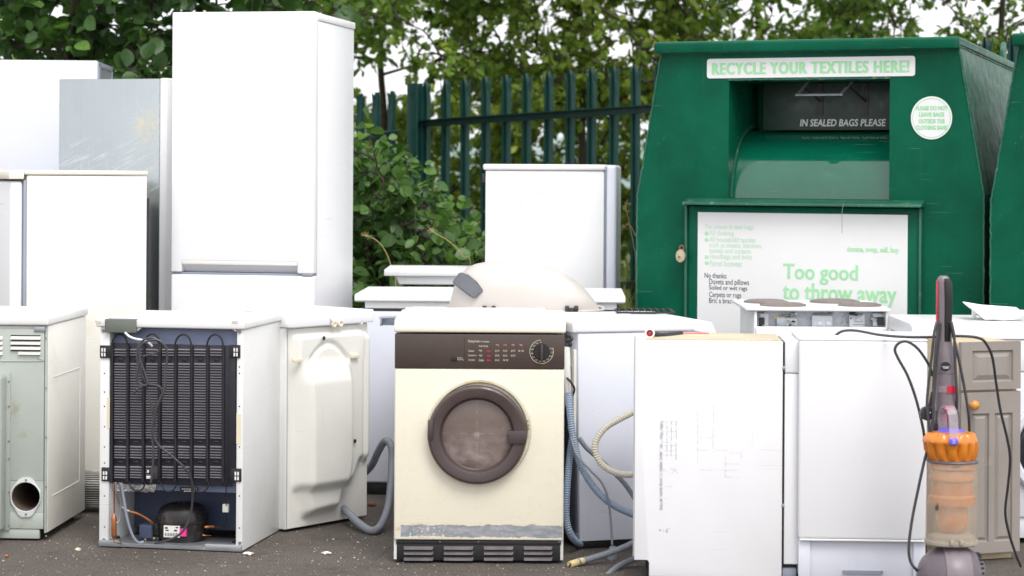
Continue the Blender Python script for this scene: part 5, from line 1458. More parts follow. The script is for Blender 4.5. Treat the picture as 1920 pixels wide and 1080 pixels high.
def band(mb, px0, px1, py0, py1, mi, dd=.0):
    n = 10; vs = []
    for k in range(n + 1):
        px = px0 + (px1 - px0) * k / n
        u = (px - 1775) / 22.5; dy = -19.2 * S * math.sqrt(max(0, 1 - u * u))
        for py in (py1, py0): vs.append((V(px, py, Dv + .04).x, V(1775, 727, Dv + .04).y + dy - .0012 - dd, V(px, py, Dv + .04).z))
    o = len(vs); vs += [(a, b + .004, c) for a, b, c in vs]
    fs = [(2 * k, 2 * k + 2, 2 * k + 3, 2 * k + 1) for k in range(n)] + [(o + 2 * k + 1, o + 2 * k + 3, o + 2 * k + 2, o + 2 * k) for k in range(n)]
    fs += [(2 * k + 1, 2 * k + 3, o + 2 * k + 3, o + 2 * k + 1) for k in range(n)] + [(2 * k + 2, 2 * k, o + 2 * k, o + 2 * k + 2) for k in range(n)] + [(0, 1, o + 1, o), (2 * n, o + 2 * n, o + 2 * n + 1, 2 * n + 1)]
    mb.add(vs, fs, mi)
band(mb, 1758, 1771.5, 722, 734, 1); band(mb, 1771.8, 1789, 722, 735, 0, .001)
mb.build('release_band', [M['red'], M['clear']], wd)
mb = MB(); vl(mb, [(1769.5, 517, 6, 6), (1769, 520, 10, 9), (1769.5, 527, 13, 11), (1770, 545, 14, 11), (1770, 600, 13.5, 11), (1770.5, 640, 14, 12), (1771, 650, 15, 13)], d=Dv + .045, sq=2.8); hg = mb.build('grip', M['vgrey'], wd, ang=50)
mb = MB(); vl(mb, [(1775, 522, 5, 4), (1777, 530, 8, 7), (1778, 560, 8, 7), (1777, 610, 7.5, 7), (1775, 640, 6, 6), (1772, 652, 2, 3)], d=Dv + .032, sq=2.6); mb.build('soft_grip', M['black'], hg, ang=50)
mb = MB(); p0, p1 = V(1756.5, 640, Dv + .03), V(1757.5, 526, Dv + .03); mb.box(p0.x - .001, p0.x + .003, p0.y, p0.y + .012, p0.z, p1.z, .001); mb.build('trigger_strip', M['red'], hg)
# cable hook and plug
mb = MB(); p_ = V(1752, 800, Dv + .05); mb.box(p_.x - .012, p_.x + .02, p_.y - .02, p_.y + .02, p_.z - .02, p_.z + .018, .006, 3); mb.build('cord_hook', M['charcoal'], t)
p_ = V(1738, 775, Dv + .02)
mb = MB(); MX = Matrix.Translation((p_.x, p_.y, p_.z)) @ Matrix.Rotation(R(90), 4, 'X')
mb.lathe([(.020, -.012), (.0225, -.008), (.0225, .008), (.019, .012), (.0, .013)], MX, 28); mb.tube([V(1742, 768, Dv + .02), V(1746, 750, Dv + .02), V(1749, 735, Dv + .02)], .0065, 8, rib=(.004, .0014))
for dx, dz in ((.008, .004), (-.002, -.006)): mb.lathe([(.0025, .012), (.0025, .0145), (.0, .0145)], MX @ Matrix.Translation((dx, dz, 0)), 8, mi=1)
mb.build('plug', [M['charcoal'], M['ivory']], t)
# cord: loops over the handle, then away to the left behind and to the right
mb = MB()
vp = lambda L, d: [V(q[0], q[1], q[2] if len(q) > 2 else d) for q in L]
cr = .0046
mb.tube(vp([(1756, 605, Dv + .01), (1752, 622), (1748, 660), (1742, 710), (1738, 760), (1742, 800), (1744, 830)], Dv), cr, 8)
mb.tube(vp([(1760, 602, Dv + .01), (1756, 640), (1752, 690), (1750, 740), (1749, 790), (1742, 830), (1733, 865), (1722, 915), (1710, 975), (1704, 1025), (1707, 1052), (1718, 1068), (1732, 1080, Dv + .05)], Dv - .004), cr, 8)
mb.tube(vp([(1764, 606, Dv + .0), (1758, 660), (1753, 720), (1750, 770)], Dv), cr, 8)
mb.tube(vp([(1784, 604, Dv + .01), (1789, 630), (1791, 680), (1794, 740), (1793, 790, Dv + .04)], Dv), cr, 8)
mb.tube(vp([(1782, 603, Dv + .01), (1790, 640), (1799, 680), (1808, 725), (1816, 775), (1818, 815, Dv + .06)], Dv + .02), cr, 8)
mb.tube(vp([(1744, 860, Dv + .06), (1738, 850), (1730, 800), (1718, 750), (1702, 705), (1684, 672), (1678, 655), (1686, 643), (1702, 641), (1722, 655), (1742, 685), (1748, 705)], Dv + .08), cr, 8)
mb.tube(vp([(1566, 629, 7.30), (1580, 621, 7.28), (1605, 620, 7.22), (1650, 628, 7.15), (1700, 632, 7.0), (1750, 632, 6.90), (1800, 630, 6.86), (1836, 634, 6.88), (1850, 646, 6.92), (1861, 672, 6.98), (1868, 720, 7.05), (1876, 770, 7.1), (1888, 820, 7.15), (1894, 860, 7.2), (1890, 910, 7.25), (1885, 960, 7.3), (1892, 1000, 7.35), (1905, 1040, 7.4), (1914, 1062, 7.45)], Dv), cr, 8)
mb.build('mains_cord', M['rubber'], t)

# ================================================================== green textile bank
def make_bank():
    fr = Frame(1195, 9.58, 1845, 8.98, ref=400)
    t = thing('textile_bank', 'dark green steel textile bank with printed white notices and open bag chute', 'textile bank', fr)
    w = fr.w; f = fr.f; DD = 1.5
    xk, zk = f(1195, 370); xa, zt = f(1241, 96); xb, _ = f(1798, 92); xk2, zk2 = f(1843, 365)
    ox0, oz1 = f(1367, 151); ox1, oz0 = f(1667, 376)
    zt2 = zt - .05   # the roof falls to the rear
    mb = MB()
    A, B, Cc, D, E, G = (0, 0), (0, zk), (xa, zt), (xb, zt), (w, zk2), (w, 0)
    h0, h1, h2, h3 = (ox0, oz0), (ox0, oz1), (ox1, oz1), (ox1, oz0)
    P = lambda q, y: (q[0], y, q[1])
    for poly in ((A, B, Cc, h1, h0), (Cc, D, h2, h1), (D, E, G, h3, h2), (A, h0, h3, G)):
        mb.quad([P(q, 0) for q in poly])
    back = [(0, 0), (0, zk), (xa, zt2), (xb, zt2), (w, zk2), (w, 0)]
    frt = [A, B, Cc, D, E, G]
    for i in (0, 1, 2, 3, 4, 5):
        j = (i + 1) % 6
        mb.quad([P(frt[i], 0), P(frt[j], 0), P(back[j], DD), P(back[i], DD)])
    mb.quad([P(q, DD) for q in back])
    # chute cavity
    dc = .46
    for p, q in ((h0, h1), (h1, h2), (h2, h3), (h3, h0)):
        mb.quad([P(p, 0), P(q, 0), P(q, dc), P(p, dc)])
    mb.quad([P(q, dc) for q in (h0, h1, h2, h3)])
    body = mb.build('body', M['green'], t, smooth=False)
    # roof lip
    mb = MB(); xl0, zl0 = f(1232, 96); xl1, zl1 = f(1796, 92)
    mb.prism([(-.045, zt - .012), (-.045, zt + .030), (-.03, zt + .040), (DD + .02, zt2 + .040), (DD + .02, zt2 + .004), (-.002, zt + .004), (-.004, zt - .012)], xl0, xl1 + .012, .006, 3, axis='x')
    mb.build('roof', M['green'], t)
    mb = MB(); rgn = random.Random(4)
    def weld(p, q):
        p, q = Vector(p), Vector(q); n = int((q - p).length / .012)
        pts = [p.lerp(q, k / n) + Vector((rgn.uniform(-1, 1), rgn.uniform(-1, 1), rgn.uniform(-1, 1))) * .0016 for k in range(n + 1)]
        mb.tube(pts, .0048, 6, smooth=False)
    weld(P(B, 0), P(Cc, -.002)); weld(P(A, 0), P(B, 0)); weld(P(D, -.002), P(E, 0)); weld(P(E, 0), P(G, 0)); weld((xa, -.002, zt - .012), (xb, -.002, zt - .012)); weld(P(D, 0), (xb, DD, zt2))
    weld((ox0 - .004, -.002, oz1 + .003), (ox1 + .004, -.002, oz1 + .003))
    mb.build('weld_seams', M['green_edge'], t)
    # drum in the chute
    _, zd = f(1500, 246, .30)
    Rr = .335; cyy, czz = .385, oz0 - .02
    dx0, _ = f(1390, 330, .20)
    vs, fs = [], []; na, nx = 40, 90
    a_end = math.asin(min(.98, (zd - czz) / Rr)) if (zd - czz) < Rr else R(88)
    for i in range(nx + 1):
        x = dx0 + (ox1 - .002 - dx0) * i / nx
        for k in range(na + 1):
            an = R(4) + (R(100) - R(4)) * k / na
            z_ = czz + Rr * math.sin(an) * .98; y_ = cyy - Rr * math.cos(an)
            # one knocked-in dent
            ddx = (x - (dx0 + (ox1 - dx0) * .64)) / .045; ddz = (z_ - (oz0 + .118)) / .018
            dn = .007 * math.exp(-ddx * ddx - ddz * ddz) - .003 * math.exp(-((ddx + .2) ** 2) * 3 - ((z_ - (oz0 + .145)) / .010) ** 2)
            vs.append((x, y_ + dn, z_ - dn * .6))
    for i in range(nx):
        for k in range(na):
            a = i * (na + 1) + k; fs.append((a, a + 1, a + na + 2, a + na + 1))
    mb = MB(); mb.add(vs, fs)
    drum = mb.build('chute_drum', M['green_gloss'], t, ang=80)
    mb = MB()
    pts = [(dx0 - .004, cyy - (Rr + .010) * math.cos(R(4) + R(96) * k / 24), czz + (Rr + .008) * math.sin(R(4) + R(96) * k / 24)) for k in range(25)]
    mb.tube(pts, .012, 6, smooth=False); mb.build('drum_rim', M['green_edge'], drum)
    # upper plate with its lettering
    yp = .285; px0, _ = f(1431, 200, yp); _, zp0 = f(1550, 244, yp)
    mb = MB(); mb.box(px0, ox1 - .001, yp, yp + .012, zp0, oz1 - .002, .002)
    mb.tpx(fr, 'IN SEALED BAGS PLEASE', 1500, 223, 1661, 237, yp - .001, 1, bold=.018, shear=.14)
    pl = mb.build('chute_plate', [M['green_dark'], M['white_print']], t)
    for pxh in (1537, 1622):
        mb = MB()
        a, z0 = f(pxh - 7, 216, yp - .004); b, z1 = f(pxh + 6, 152, yp - .004); mb.box(a, b, yp - .006, yp - .001, z0, min(z1, oz1 - .004), .001)
        x_, z_ = f(pxh, 185, yp - .02); mb.tube([(x_ - .05, yp - .16, oz1 - .02), (x_, yp - .012, z_ - .01)], .006, 6, smooth=False)
        mb.build('hinge', M['charcoal'], pl)
    mb = MB(); a, z_ = f(1492, 178, .10); b, _ = f(1580, 178, .10)
    mb.tube([(a, .10, z_), (b, .10, z_)], .0055, 8, smooth=False); mb.tube([(a + .01, .10, z_), (a + .04, .16, oz1)], .007, 6, smooth=False); mb.tube([(b - .01, .10, z_), (b + .03, .16, oz1)], .007, 6, smooth=False)
    mb.build('pull_bar', M['steelgrey'], pl)
    # ledge and door
    mb = MB(); a, zl = f(1282, 381, -.05); b, zl2 = f(1730, 381, -.05)
    mb.prism([(.0, zl + .024), (-.075, zl + .006), (-.078, zl - .006), (-.006, zl - .006), (0, zl - .002)], a, b, .003, 2, axis='x'); mb.build('ledge', M['green_edge'], t)
    zl -= .008
    mb = MB(); a, _ = f(1284, 500, -.02); b, _ = f(1307, 500, -.02); c, _ = f(1704, 500, -.02); d, _ = f(1728, 500, -.02)
    mb.box(a, a + .012, -.030, -.001, .10, zl - .001, .003); mb.build('door_frame', M['green_edge'], t); mb = MB(); mb.box(d - .012, d, -.030, -.001, .10, zl - .001, .003)
    mb.build('door_frame', M['green_edge'], t)
    mb = MB(); mb.box(a + .014, d - .014, -.018, -.0015, .12, zl - .004, .004)
    mb.box(f(1657, 401, -.02)[0], f(1711, 401, -.02)[0], -.0186, -.0175, f(1680, 403, -.02)[1], f(1680, 400.5, -.02)[1], 0, mi=1)
    door = mb.build('door', [M['green'], M['dark']], t)
    x, z = f(1279, 478, -.03)
    mb = MB(); mb.lathe([(.012, -.012), (.020, -.010), (.0225, 0), (.020, .010), (.0, .013)], Matrix.Translation((x, -.05, z - .004)) @ Matrix.Rotation(R(90), 4, 'X') @ Matrix.Scale(1.35, 4, (0, 1, 0)), 28, mi=0)
    mb.lathe([(.0045, .0125), (.0045, .0145), (.0, .0145)], Matrix.Translation((x - .003, -.05, z - .008)) @ Matrix.Rotation(R(90), 4, 'X'), 12, mi=1)
    mb.tube([(x - .006, -.05, z + .018), (x - .005, -.048, z + .036), (x + .003, -.044, z + .042), (x + .010, -.040, z + .034), (x + .008, -.042, z + .016)], .0042, 8, mi=1)
    mb.build('padlock', [M['brass'], mat('rusty_shackle', lin(120, 92, 70), .6, metal=.4, var=.2)], door)
    # stickers
    ys = -.0205
    a, z0 = f(1307, 640, ys); b, z1 = f(1702, 403, ys)
    z0 = .30
    mb = MB(); mb.box(a, b, ys, -.0182, z0, z1, .0005, 1)
    yt = ys - .0008
    def tx(s, p0, q0, p1, q1, mi, bold=.0): mb.tpx(fr, s, p0, q0, p1, q1, yt, mi, bold)
    tx('Yes please in tied bags:', 1321, 421.5, 1415, 431.5, 2, .01)
    for s, p0, q0, p1, q1 in (('All clothing', 1330, 433, 1376, 444), ('All household textiles', 1330, 445, 1417, 453.5), ('such as sheets, blankets,', 1330, 456, 1429, 465),
                              ('towels and curtains', 1330, 466, 1408, 474), ('Handbags and belts', 1331, 477, 1410, 488), ('Paired footwear', 1331, 489, 1392, 499)):
        tx(s, p0, q0, p1, q1, 2, .006)
    for py in (438, 449.5, 482, 493):
        x, z = f(1324.8, py, yt)
        mb.lathe([(.0088, 0), (.0, .0002)], Matrix.Translation((x, yt + .0004, z)) @ Matrix.Rotation(R(90), 4, 'X'), 20, mi=1)
        mb.tube([(x - .0045, yt - .0004, z + .001), (x - .001, yt - .0004, z - .004), (x + .006, yt - .0004, z + .006)], .0012, 5, 0, smooth=False)
    for s, p0, q0, p1, q1 in (('No thanks:', 1321, 512.5, 1363, 521), ('Duvets and pillows', 1329.5, 524.5, 1404.5, 536), ('Soiled or wet rags', 1329.5, 536.5, 1401, 545.5), ('Carpets or rugs', 1329.5, 548.5, 1390, 559.5), ('Bric a brac', 1329.5, 559.5, 1372, 568)):
        tx(s, p0, q0, p1, q1, 3, .004)
    tx('donate, swap, sell, buy', 1588, 463.5, 1685.5, 475.5, 1, .03)
    for k in range(2):
        yt -= .0002; tx('Too good', 1468 + k * .9, 497, 1608 + k * .9, 532, 1, .012); tx('to throw away', 1467 + k * .9, 535, 1680.5 + k * .9, 573, 1, .012)
    tx('es', 1663, 594, 1675, 603, 1, .01)
    mb.build('door_notice', [M['sticker'], M['mint'], M['mint_pale'], M['ink']], door)
    mb = MB(); a, z0 = f(1325.5, 147, -.003); b, z1 = f(1716, 104.5, -.003)
    mb.box(a, b, -.0035, -.0012, z0, z1, .0)
    r_ = .012; out = []
    for (cx_, cz_, s0) in ((b - r_, z1 - r_, 0), (a + r_, z1 - r_, 90), (a + r_, z0 + r_, 180), (b - r_, z0 + r_, 270)):
        for k in range(5): out.append((cx_ + r_ * math.cos(R(s0 + k * 22.5)), cz_ + r_ * math.sin(R(s0 + k * 22.5))))
    mb = MB(); mb.prism(out, -.0035, -.0010)
    for k in range(4): mb.tpx(fr, 'RECYCLE YOUR TEXTILES HERE!', 1334.5 + k * .8, 112.5, 1703 + k * .8, 140, -.0045 - k * .0002, 1, .012, 0, 1.14)
    mb.build('header_sign', [M['sticker'], M['mint']], t)
    mb = MB(); x, z = f(1746.5, 221, -.003); rx = abs(f(1785.5, 221, -.003)[0] - f(1708, 221, -.003)[0]) / 2
    MX = Matrix.Translation((x, -.001, z)) @ Matrix.Rotation(R(90), 4, 'X') @ Matrix.Scale(1.04, 4, (0, 1, 0))
    mb.lathe([(rx, 0), (rx, .0025), (.0, .0026)], MX, 56); mb.lathe([(rx * .92, .0026), (rx * .92, .0034), (rx * .895, .0034), (rx * .895, .0026)], MX, 56, mi=1, closed=True)
    for s, py, p0, p1 in (('PLEASE DO NOT', 202.5, 1717, 1776), ('LEAVE BAGS', 214.5, 1723, 1770), ('OUTSIDE THE', 227, 1722, 1771), ('CLOTHING BANK', 239, 1716.5, 1777)):
        for k in range(2): mb.tpx(fr, s, p0 + k * .6, py - 4.2, p1 + k * .6, py + 4.2, -.0045 - k * .0002, 2, .02)
    mb.build('round_notice', [M['sticker'], M['mint'], M['mint']], t)
    # lifting lugs on the roof
    for lx in (xb - .06, xa + .06):
        mb = MB(); out = [(DD - .14, zt2 + .03), (DD - .14, zt2 + .09)] + [(DD - .09 + .05 * math.cos(R(180 - k * 22.5)), zt2 + .10 + .05 * math.sin(R(k * 22.5))) for k in range(9)] + [(DD - .04, zt2 + .09), (DD - .04, zt2 + .03)]
        mb.prism(out, lx - .008, lx + .008, .003, 2, axis='x'); mb.build('lifting_lug', M['green_edge'], t)
    mb = MB(); mb.tube([(f(1583, 381, -.07)[0], -.078, f(1583, 381, -.078)[1]), (f(1579, 395, -.08)[0], -.08, f(1579, 398, -.08)[1]), (f(1579, 437, -.06)[0], -.06, f(1579, 437, -.06)[1])], .0012, 5); mb.build('loose_wire', M['steelgrey'], t)
    mb = MB(); mb.box(.05, w - .05, .05, .15, -.0, .002, 0); 
    for yy in (.1, DD - .2): mb.box(.02, w - .02, yy, yy + .1, .0, .012, .002)
    mb.build('skids', M['black'], t)
    return t, fr
bank, bfr = make_bank()
b2 = copy_tree(bank)
q = bfr.M @ Vector((bfr.w + .052, -.13, 0))
b2.location = q
b2['label'] = 'second green textile bank, only its left edge in view at right side of picture'
for o in (bank, b2): o['group'] = 'green textile banks'
# ================================================================== palisade fence
def fence_line(pxL, dL, pxR, dR, n0=None):
    pass
def pale_mesh():
    mb = MB(); wd = .066
    sec = [(-wd / 2, .006), (-wd * .30, -.010), (-wd * .12, -.010), (0, .006), (wd * .12, -.010), (wd * .30, -.010), (wd / 2, .006)]
    h = 1.0; vs = []; n = len(sec)
    return sec
FZ = 0.0
def make_fence(name, label, pA, pB, posts, zoff):
    """pA, pB: (px, depth, top pixel) of the two ends; pales 155 mm apart"""
    a = T(pA[0], pA[2], pA[1]); b = T(pB[0], pB[2], pB[1])
    t = thing(name, label, 'fence', group='palisade fence panels', loc=(a.x, a.y, 0))
    rz = math.atan2(b.y - a.y, b.x - a.x); L = math.hypot(b.x - a.x, b.y - a.y)
    t.rotation_euler = (0, 0, rz)
    n = max(1, int(round(L / .158)))
    rgn = random.Random(int(pA[0]))
    for k in range(n + 1):
        u = k / n; x = u * L; top = a.z + (b.z - a.z) * u
        mb = MB(); wd = .068
        sec = [(-wd / 2, .010), (-wd * .33, -.012), (-wd * .14, -.012), (0, .006), (wd * .14, -.012), (wd * .33, -.012), (wd / 2, .010)]
        zs = [(.10, 1.0), (top - .115, 1.0), (top - .06, .72), (top - .008, .16)]
        vs, fs = [], []; m = len(sec)
        tilt = rgn.uniform(-.006, .006)
        for (z, sc) in zs:
            for s in sec: vs.append((x + s[0] * sc + tilt * (z - 1), s[1], z))
        # three points: outer two prongs lean out
        for j in range(3):
            for i in range(m - 1): fs.append((j * m + i, j * m + i + 1, (j + 1) * m + i + 1, (j + 1) * m + i))
        o = len(vs)
        vs2 = [(p[0], p[1] + .0035, p[2]) for p in vs]; fs2 = [tuple(i + o for i in reversed(f_)) for f_ in fs]
        mb.add(vs + vs2, fs + fs2)
        for sx in (-1, 1):
            zz = top - .105
            mb.add([(x + sx * wd * .5, .008, zz - .02), (x + sx * wd * .14, -.010, zz - .02), (x + sx * wd * .52, -.004, top - .03), (x + sx * wd * .62, .012, top - .012)], [(0, 1, 2), (0, 2, 3), (0, 1, 3), (1, 2, 3)])
        mb.build('pale', M['fence'], t, ang=20)
    for zr in (-.285, -1.35):
        mb = MB()
        z0, z1 = a.z + zr, b.z + zr
        vs = []
        for x, z in ((-.02, z0), (L + .02, z1)):
            vs += [(x, -.014, z - .024), (x, -.014, z + .024), (x, -.060, z + .024), (x, -.060, z + .018), (x, -.020, z + .018), (x, -.020, z - .024)]
        fs = [(i, (i + 1) % 6, 6 + (i + 1) % 6, 6 + i) for i in range(6)] + [(0, 1, 2, 3, 4, 5), (6, 7, 8, 9, 10, 11)]
        mb.add(vs, fs); mb.build('rail', M['fence'], t, ang=20)
    for u, wd in posts:
        x = u * L; top = a.z + (b.z - a.z) * u - .02
        mb = MB()
        mb.box(x - wd / 2, x + wd / 2, -.075, -.066, 0, top, .002); mb.box(x - wd / 2, x + wd / 2, -.022, -.013, 0, top, .002); mb.box(x - .004, x + .004, -.066, -.022, 0, top, 0)
        mb.build('post', M['fence'], t)
    return t
make_fence('palisade_fence', 'green steel palisade fence with spiked pales, between tall white fridge and textile bank', (797, 13.9, 150), (1900, 11.6, 62), [(-.012, .085), (.66, .085)], 0)
make_fence('palisade_fence', 'green palisade fence corner run, half hidden beside the tallest fridge freezer', (555, 13.0, 184), (736, 13.8, 168), [(.15, .085)], 0)

# ================================================================== foliage
def leafmat(name, c0, c1, c2, trans=.45, rough=.45, spec=.4):
    m = bpy.data.materials.new(name); m.use_nodes = True; t = NT(m); b = t.n['Principled BSDF']; out = t.n['Material Output']
    at = t.node('ShaderNodeAttribute', attribute_name='tint')
    cr = t.node('ShaderNodeValToRGB'); t.l.new(at.outputs['Fac'], cr.inputs[0])
    e = cr.color_ramp.elements; e[0].position, e[0].color = .05, (*c0, 1); e[1].position, e[1].color = .55, (*c1, 1)
    x = cr.color_ramp.elements.new(.97); x.color = (*c2, 1)
    tc = t.node('ShaderNodeTexCoord')
    col = t.mix(t.rng(t.noise(tc.outputs['Object'], 55., 3), .35, .7, 0, .35), cr.outputs[0], (.5, .5, .5), 'MULTIPLY')
    t.l.new(col, b.inputs['Base Color']); b.inputs['Roughness'].default_value = rough; b.inputs['Specular IOR Level'].default_value = spec
    tl = t.node('ShaderNodeBsdfTranslucent'); t.l.new(t.mix(.5, col, (1.0, 1.0, .4), 'MULTIPLY'), tl.inputs[0])
    mx = t.node('ShaderNodeMixShader'); mx.inputs[0].default_value = trans
    t.l.new(b.outputs[0], mx.inputs[1]); t.l.new(tl.outputs[0], mx.inputs[2]); t.l.new(mx.outputs[0], out.inputs[0])
    return m
M['leaf_alder'] = leafmat('alder_leaf', (.042, .100, .026), (.090, .20, .046), (.21, .38, .08), .48, .36, .45)
M['leaf_oak'] = leafmat('oak_leaf', (.115, .190, .028), (.225, .350, .050), (.48, .52, .09), .62)
M['leaf_oak2'] = leafmat('field_maple_leaf', (.100, .185, .030), (.195, .340, .052), (.43, .51, .085), .62)
M['leaf_far'] = leafmat('far_leaf', (.05, .075, .025), (.085, .125, .035), (.17, .20, .06), .5)
M['grass'] = leafmat('grass_blade', (.07, .11, .02), (.14, .19, .035), (.30, .30, .09), .4)
M['straw'] = mat('dry_grass_stalk', lin(176, 158, 112), .7, var=.15)
M['bark'] = mat('tree_bark', lin(54, 44, 36), .85, var=.3, dirt=(lin(78, 74, 60), .5, .75, 9.), bump=.8, bscale=30.)
M['twig'] = mat('green_twig', lin(104, 110, 52), .6, var=.15)

def leaf_shape(kind):
    """outline halves; returns (verts, faces), length 1 along +x"""
    if kind == 'oval':
        xs = [0, .12, .32, .58, .82, 1.0]; ws = [.0, .20, .37, .41, .27, .0]
    elif kind == 'lobed':
        xs = [0, .10, .22, .32, .44, .55, .68, .78, .90, 1.0]; ws = [.0, .10, .26, .15, .36, .20, .36, .18, .20, .0]
    v, f = [], []
    for x, w_ in zip(xs, ws):
        v += [(x, -w_, .22 * w_), (x, 0, -.02 + .10 * math.sin(x * PI) * 0), (x, w_, .22 * w_)]
    for i in range(len(xs) - 1):
        a = i * 3; f += [(a, a + 3, a + 4, a + 1), (a + 1, a + 4, a + 5, a + 2)]
    v = [(x, y, z - .18 * (x - .35) ** 2) for x, y, z in v]
    return np.array(v), f

def leaves_object(name, items, kind, material, parent, rngs):
    """items: arrays pos (n,3), dir (n,3), nrm (n,3), size (n), tint (n)"""
    pos, dr, nr, sz, ti = items
    n = len(pos); v, f = leaf_shape(kind)
    dr = dr / np.linalg.norm(dr, axis=1, keepdims=True)
    side = np.cross(nr, dr); side /= np.linalg.norm(side, axis=1, keepdims=True) + 1e-9
    up = np.cross(dr, side)
    wj = rngs.uniform(.8, 1.15, (n, 1, 1))
    P = pos[:, None, :] + sz[:, None, None] * (v[None, :, 0:1] * dr[:, None, :] + wj * v[None, :, 1:2] * side[:, None, :] + v[None, :, 2:3] * up[:, None, :])
    nv = len(v); P = P.reshape(-1, 3)
    fa = np.array(f); F_ = (fa[None] + (np.arange(n) * nv)[:, None, None]).reshape(-1, 4)
    me = bpy.data.meshes.new(name)
    me.vertices.add(len(P)); me.vertices.foreach_set('co', P.ravel())
    me.loops.add(F_.size); me.loops.foreach_set('vertex_index', F_.ravel().astype(np.int32))
    me.polygons.add(len(F_)); me.polygons.foreach_set('loop_start', np.arange(0, F_.size, 4, dtype=np.int32))
    me.polygons.foreach_set('loop_total', np.full(len(F_), 4, dtype=np.int32))
    me.update(calc_edges=True); me.validate()
    at = me.attributes.new('tint', 'FLOAT', 'POINT'); at.data.foreach_set('value', np.repeat(ti, nv).astype(np.float32))
    me.polygons.foreach_set('use_smooth', np.ones(len(F_), dtype=bool))
    me.materials.append(material)
    o = bpy.data.objects.new(name, me); C.objects.link(o); o.parent = parent
    return o

def unit(r, n):
    a = r.normal(size=(n, 3)); return a / np.linalg.norm(a, axis=1, keepdims=True)

def tree(name, label, cat, px, d, trunk_r, top_px, clusters, leaf, kind, material, per=26, spread=.26, seed=1, group=None, tint_bias=0.0, twigs=True, trunk_name='trunk', fork=None, leafname='crown'):
    """clusters: world points the limbs reach for; each carries a spray of leaves"""
    r = np.random.default_rng(seed); rg = random.Random(seed)
    b = T(px, 500, d); b.z = 0
    t = thing(name, label, cat, group=group, loc=b)
    cl = [Vector(c) - b for c in clusters]
    topz = T(px, top_px, d).z
    mb = MB()
    nodes = []
    P = Vector((0, 0, -.05)); lean = Vector((rg.uniform(-.08, .08), rg.uniform(-.05, .05), 0))
    pts = [P]
    for k in range(1, 9):
        z = topz * k / 8
        pts.append(Vector((lean.x * z + rg.uniform(-1, 1) * trunk_r * .5, lean.y * z, z)))
    mb.tube(pts, trunk_r, 10, r1=trunk_r * .3)
    nodes = catmull(pts, 4)
    pos, dr, nr, sz, ti = [], [], [], [], []
    limbs = []
    order = sorted(range(len(cl)), key=lambda i: cl[i].length)
    for i in order:
        c = cl[i]
        cand = [q for q in nodes if q.z < c.z + .1] or nodes[:3]
        q = min(cand[len(cand) // 4:] or cand, key=lambda n_: (n_ - c).length + .25 * max(0, n_.z - c.z))
        L_ = (c - q).length
        mid = q.lerp(c, .5) + Vector((rg.uniform(-1, 1), rg.uniform(-1, 1), rg.uniform(-.1, 1))) * .14 * L_
        r0 = min(trunk_r * .5, .006 + .012 * L_)
        seg = catmull([q, mid, c], 5)
        mb.tube([q, mid, c], r0, 6, r1=.003)
        nodes += [seg[4], seg[7]]
        cb = rg.random()
        nl = int(per * rg.uniform(.6, 1.4)); sp = spread * rg.uniform(.7, 1.3)
        nt = max(2, nl // 6)
        for _ in range(nt):
            e = c + Vector(unit(r, 1)[0]) * sp * (.4 + .6 * rg.random()); e.z -= .1 * sp
            tw = (e - c)
            if twigs: mb.tube([c, c.lerp(e, .5) + Vector((0, 0, .02)), e], .0028, 4, r1=.0012)
            m_ = max(1, nl // nt)
            for k in range(m_):
                u = .35 + .65 * (k + rg.random()) / m_
                p = c.lerp(e, u) + Vector(unit(r, 1)[0]) * .02
                dv = tw.normalized() * .6 + Vector(unit(r, 1)[0]) * .9 + Vector((0, 0, -.35))
                nv_ = Vector((rg.uniform(-.7, .7), rg.uniform(-1.0, .35), rg.uniform(.25, 1.1)))
                pos.append(p); dr.append(dv); nr.append(nv_); sz.append(leaf * rg.uniform(.45, 1.35)); ti.append(min(1, max(0, rg.gauss(.42 + tint_bias + (cb - .5) * .35, .18))))
    mb.build(trunk_name, M['bark'], t, ang=60)
    leaves_object(leafname, (np.array(pos), np.array(dr), np.array(nr), np.array(sz), np.array(ti)), kind, material, t, r)
    return t

def cloud(n, px0, px1, py0, py1, d0, d1, seed, gap=.0, gs=1.6, keep=None):
    rg = random.Random(seed); out = []; tries = 0
    while len(out) < n and tries < n * 40:
        tries += 1
        px, py, d = rg.uniform(px0, px1), rg.uniform(py0, py1), rg.uniform(d0, d1)
        p = T(px, py, d)
        if p.z < .15: continue
        if keep and not keep(px, py, rg): continue
        if gap and noise.noise(p * gs + Vector((seed, 0, 0))) < gap - .5: continue
        out.append(p)
    return out

# dark alder behind the tall white fridges
def kA(px, py, rg):
    e = ((px - 190) / 430) ** 2 + ((py + 140) / 330) ** 2
    return e < 1
tree('alder_tree', 'dark round-leaved tree rising behind the fridges at top left', 'tree', 172, 12.6, .07, -320, cloud(300, -300, 640, -430, 190, 11.6, 13.9, 11, keep=kA), .098, 'oval', M['leaf_alder'], per=30, spread=.27, seed=3, group='trees beyond the fence', tint_bias=-.05)
def gapsM(px, py, rg):
    for (cx_, cy_, rx, ry) in ((705, 150, 60, 55), (790, 60, 40, 30), (925, 62, 55, 40), (760, 165, 40, 25), (1060, 40, 35, 22)):
        if ((px - cx_) / rx) ** 2 + ((py - cy_) / ry) ** 2 < 1: return False
    return True
tree('oak_tree', 'yellow-green tree beyond the fence just right of the tallest fridge freezer', 'tree', 705, 17.4, .045, -200, cloud(320, 560, 960, -260, 130, 15.6, 18.2, 21, keep=gapsM), .074, 'lobed', M['leaf_oak2'], per=32, spread=.27, seed=5, group='trees beyond the fence')
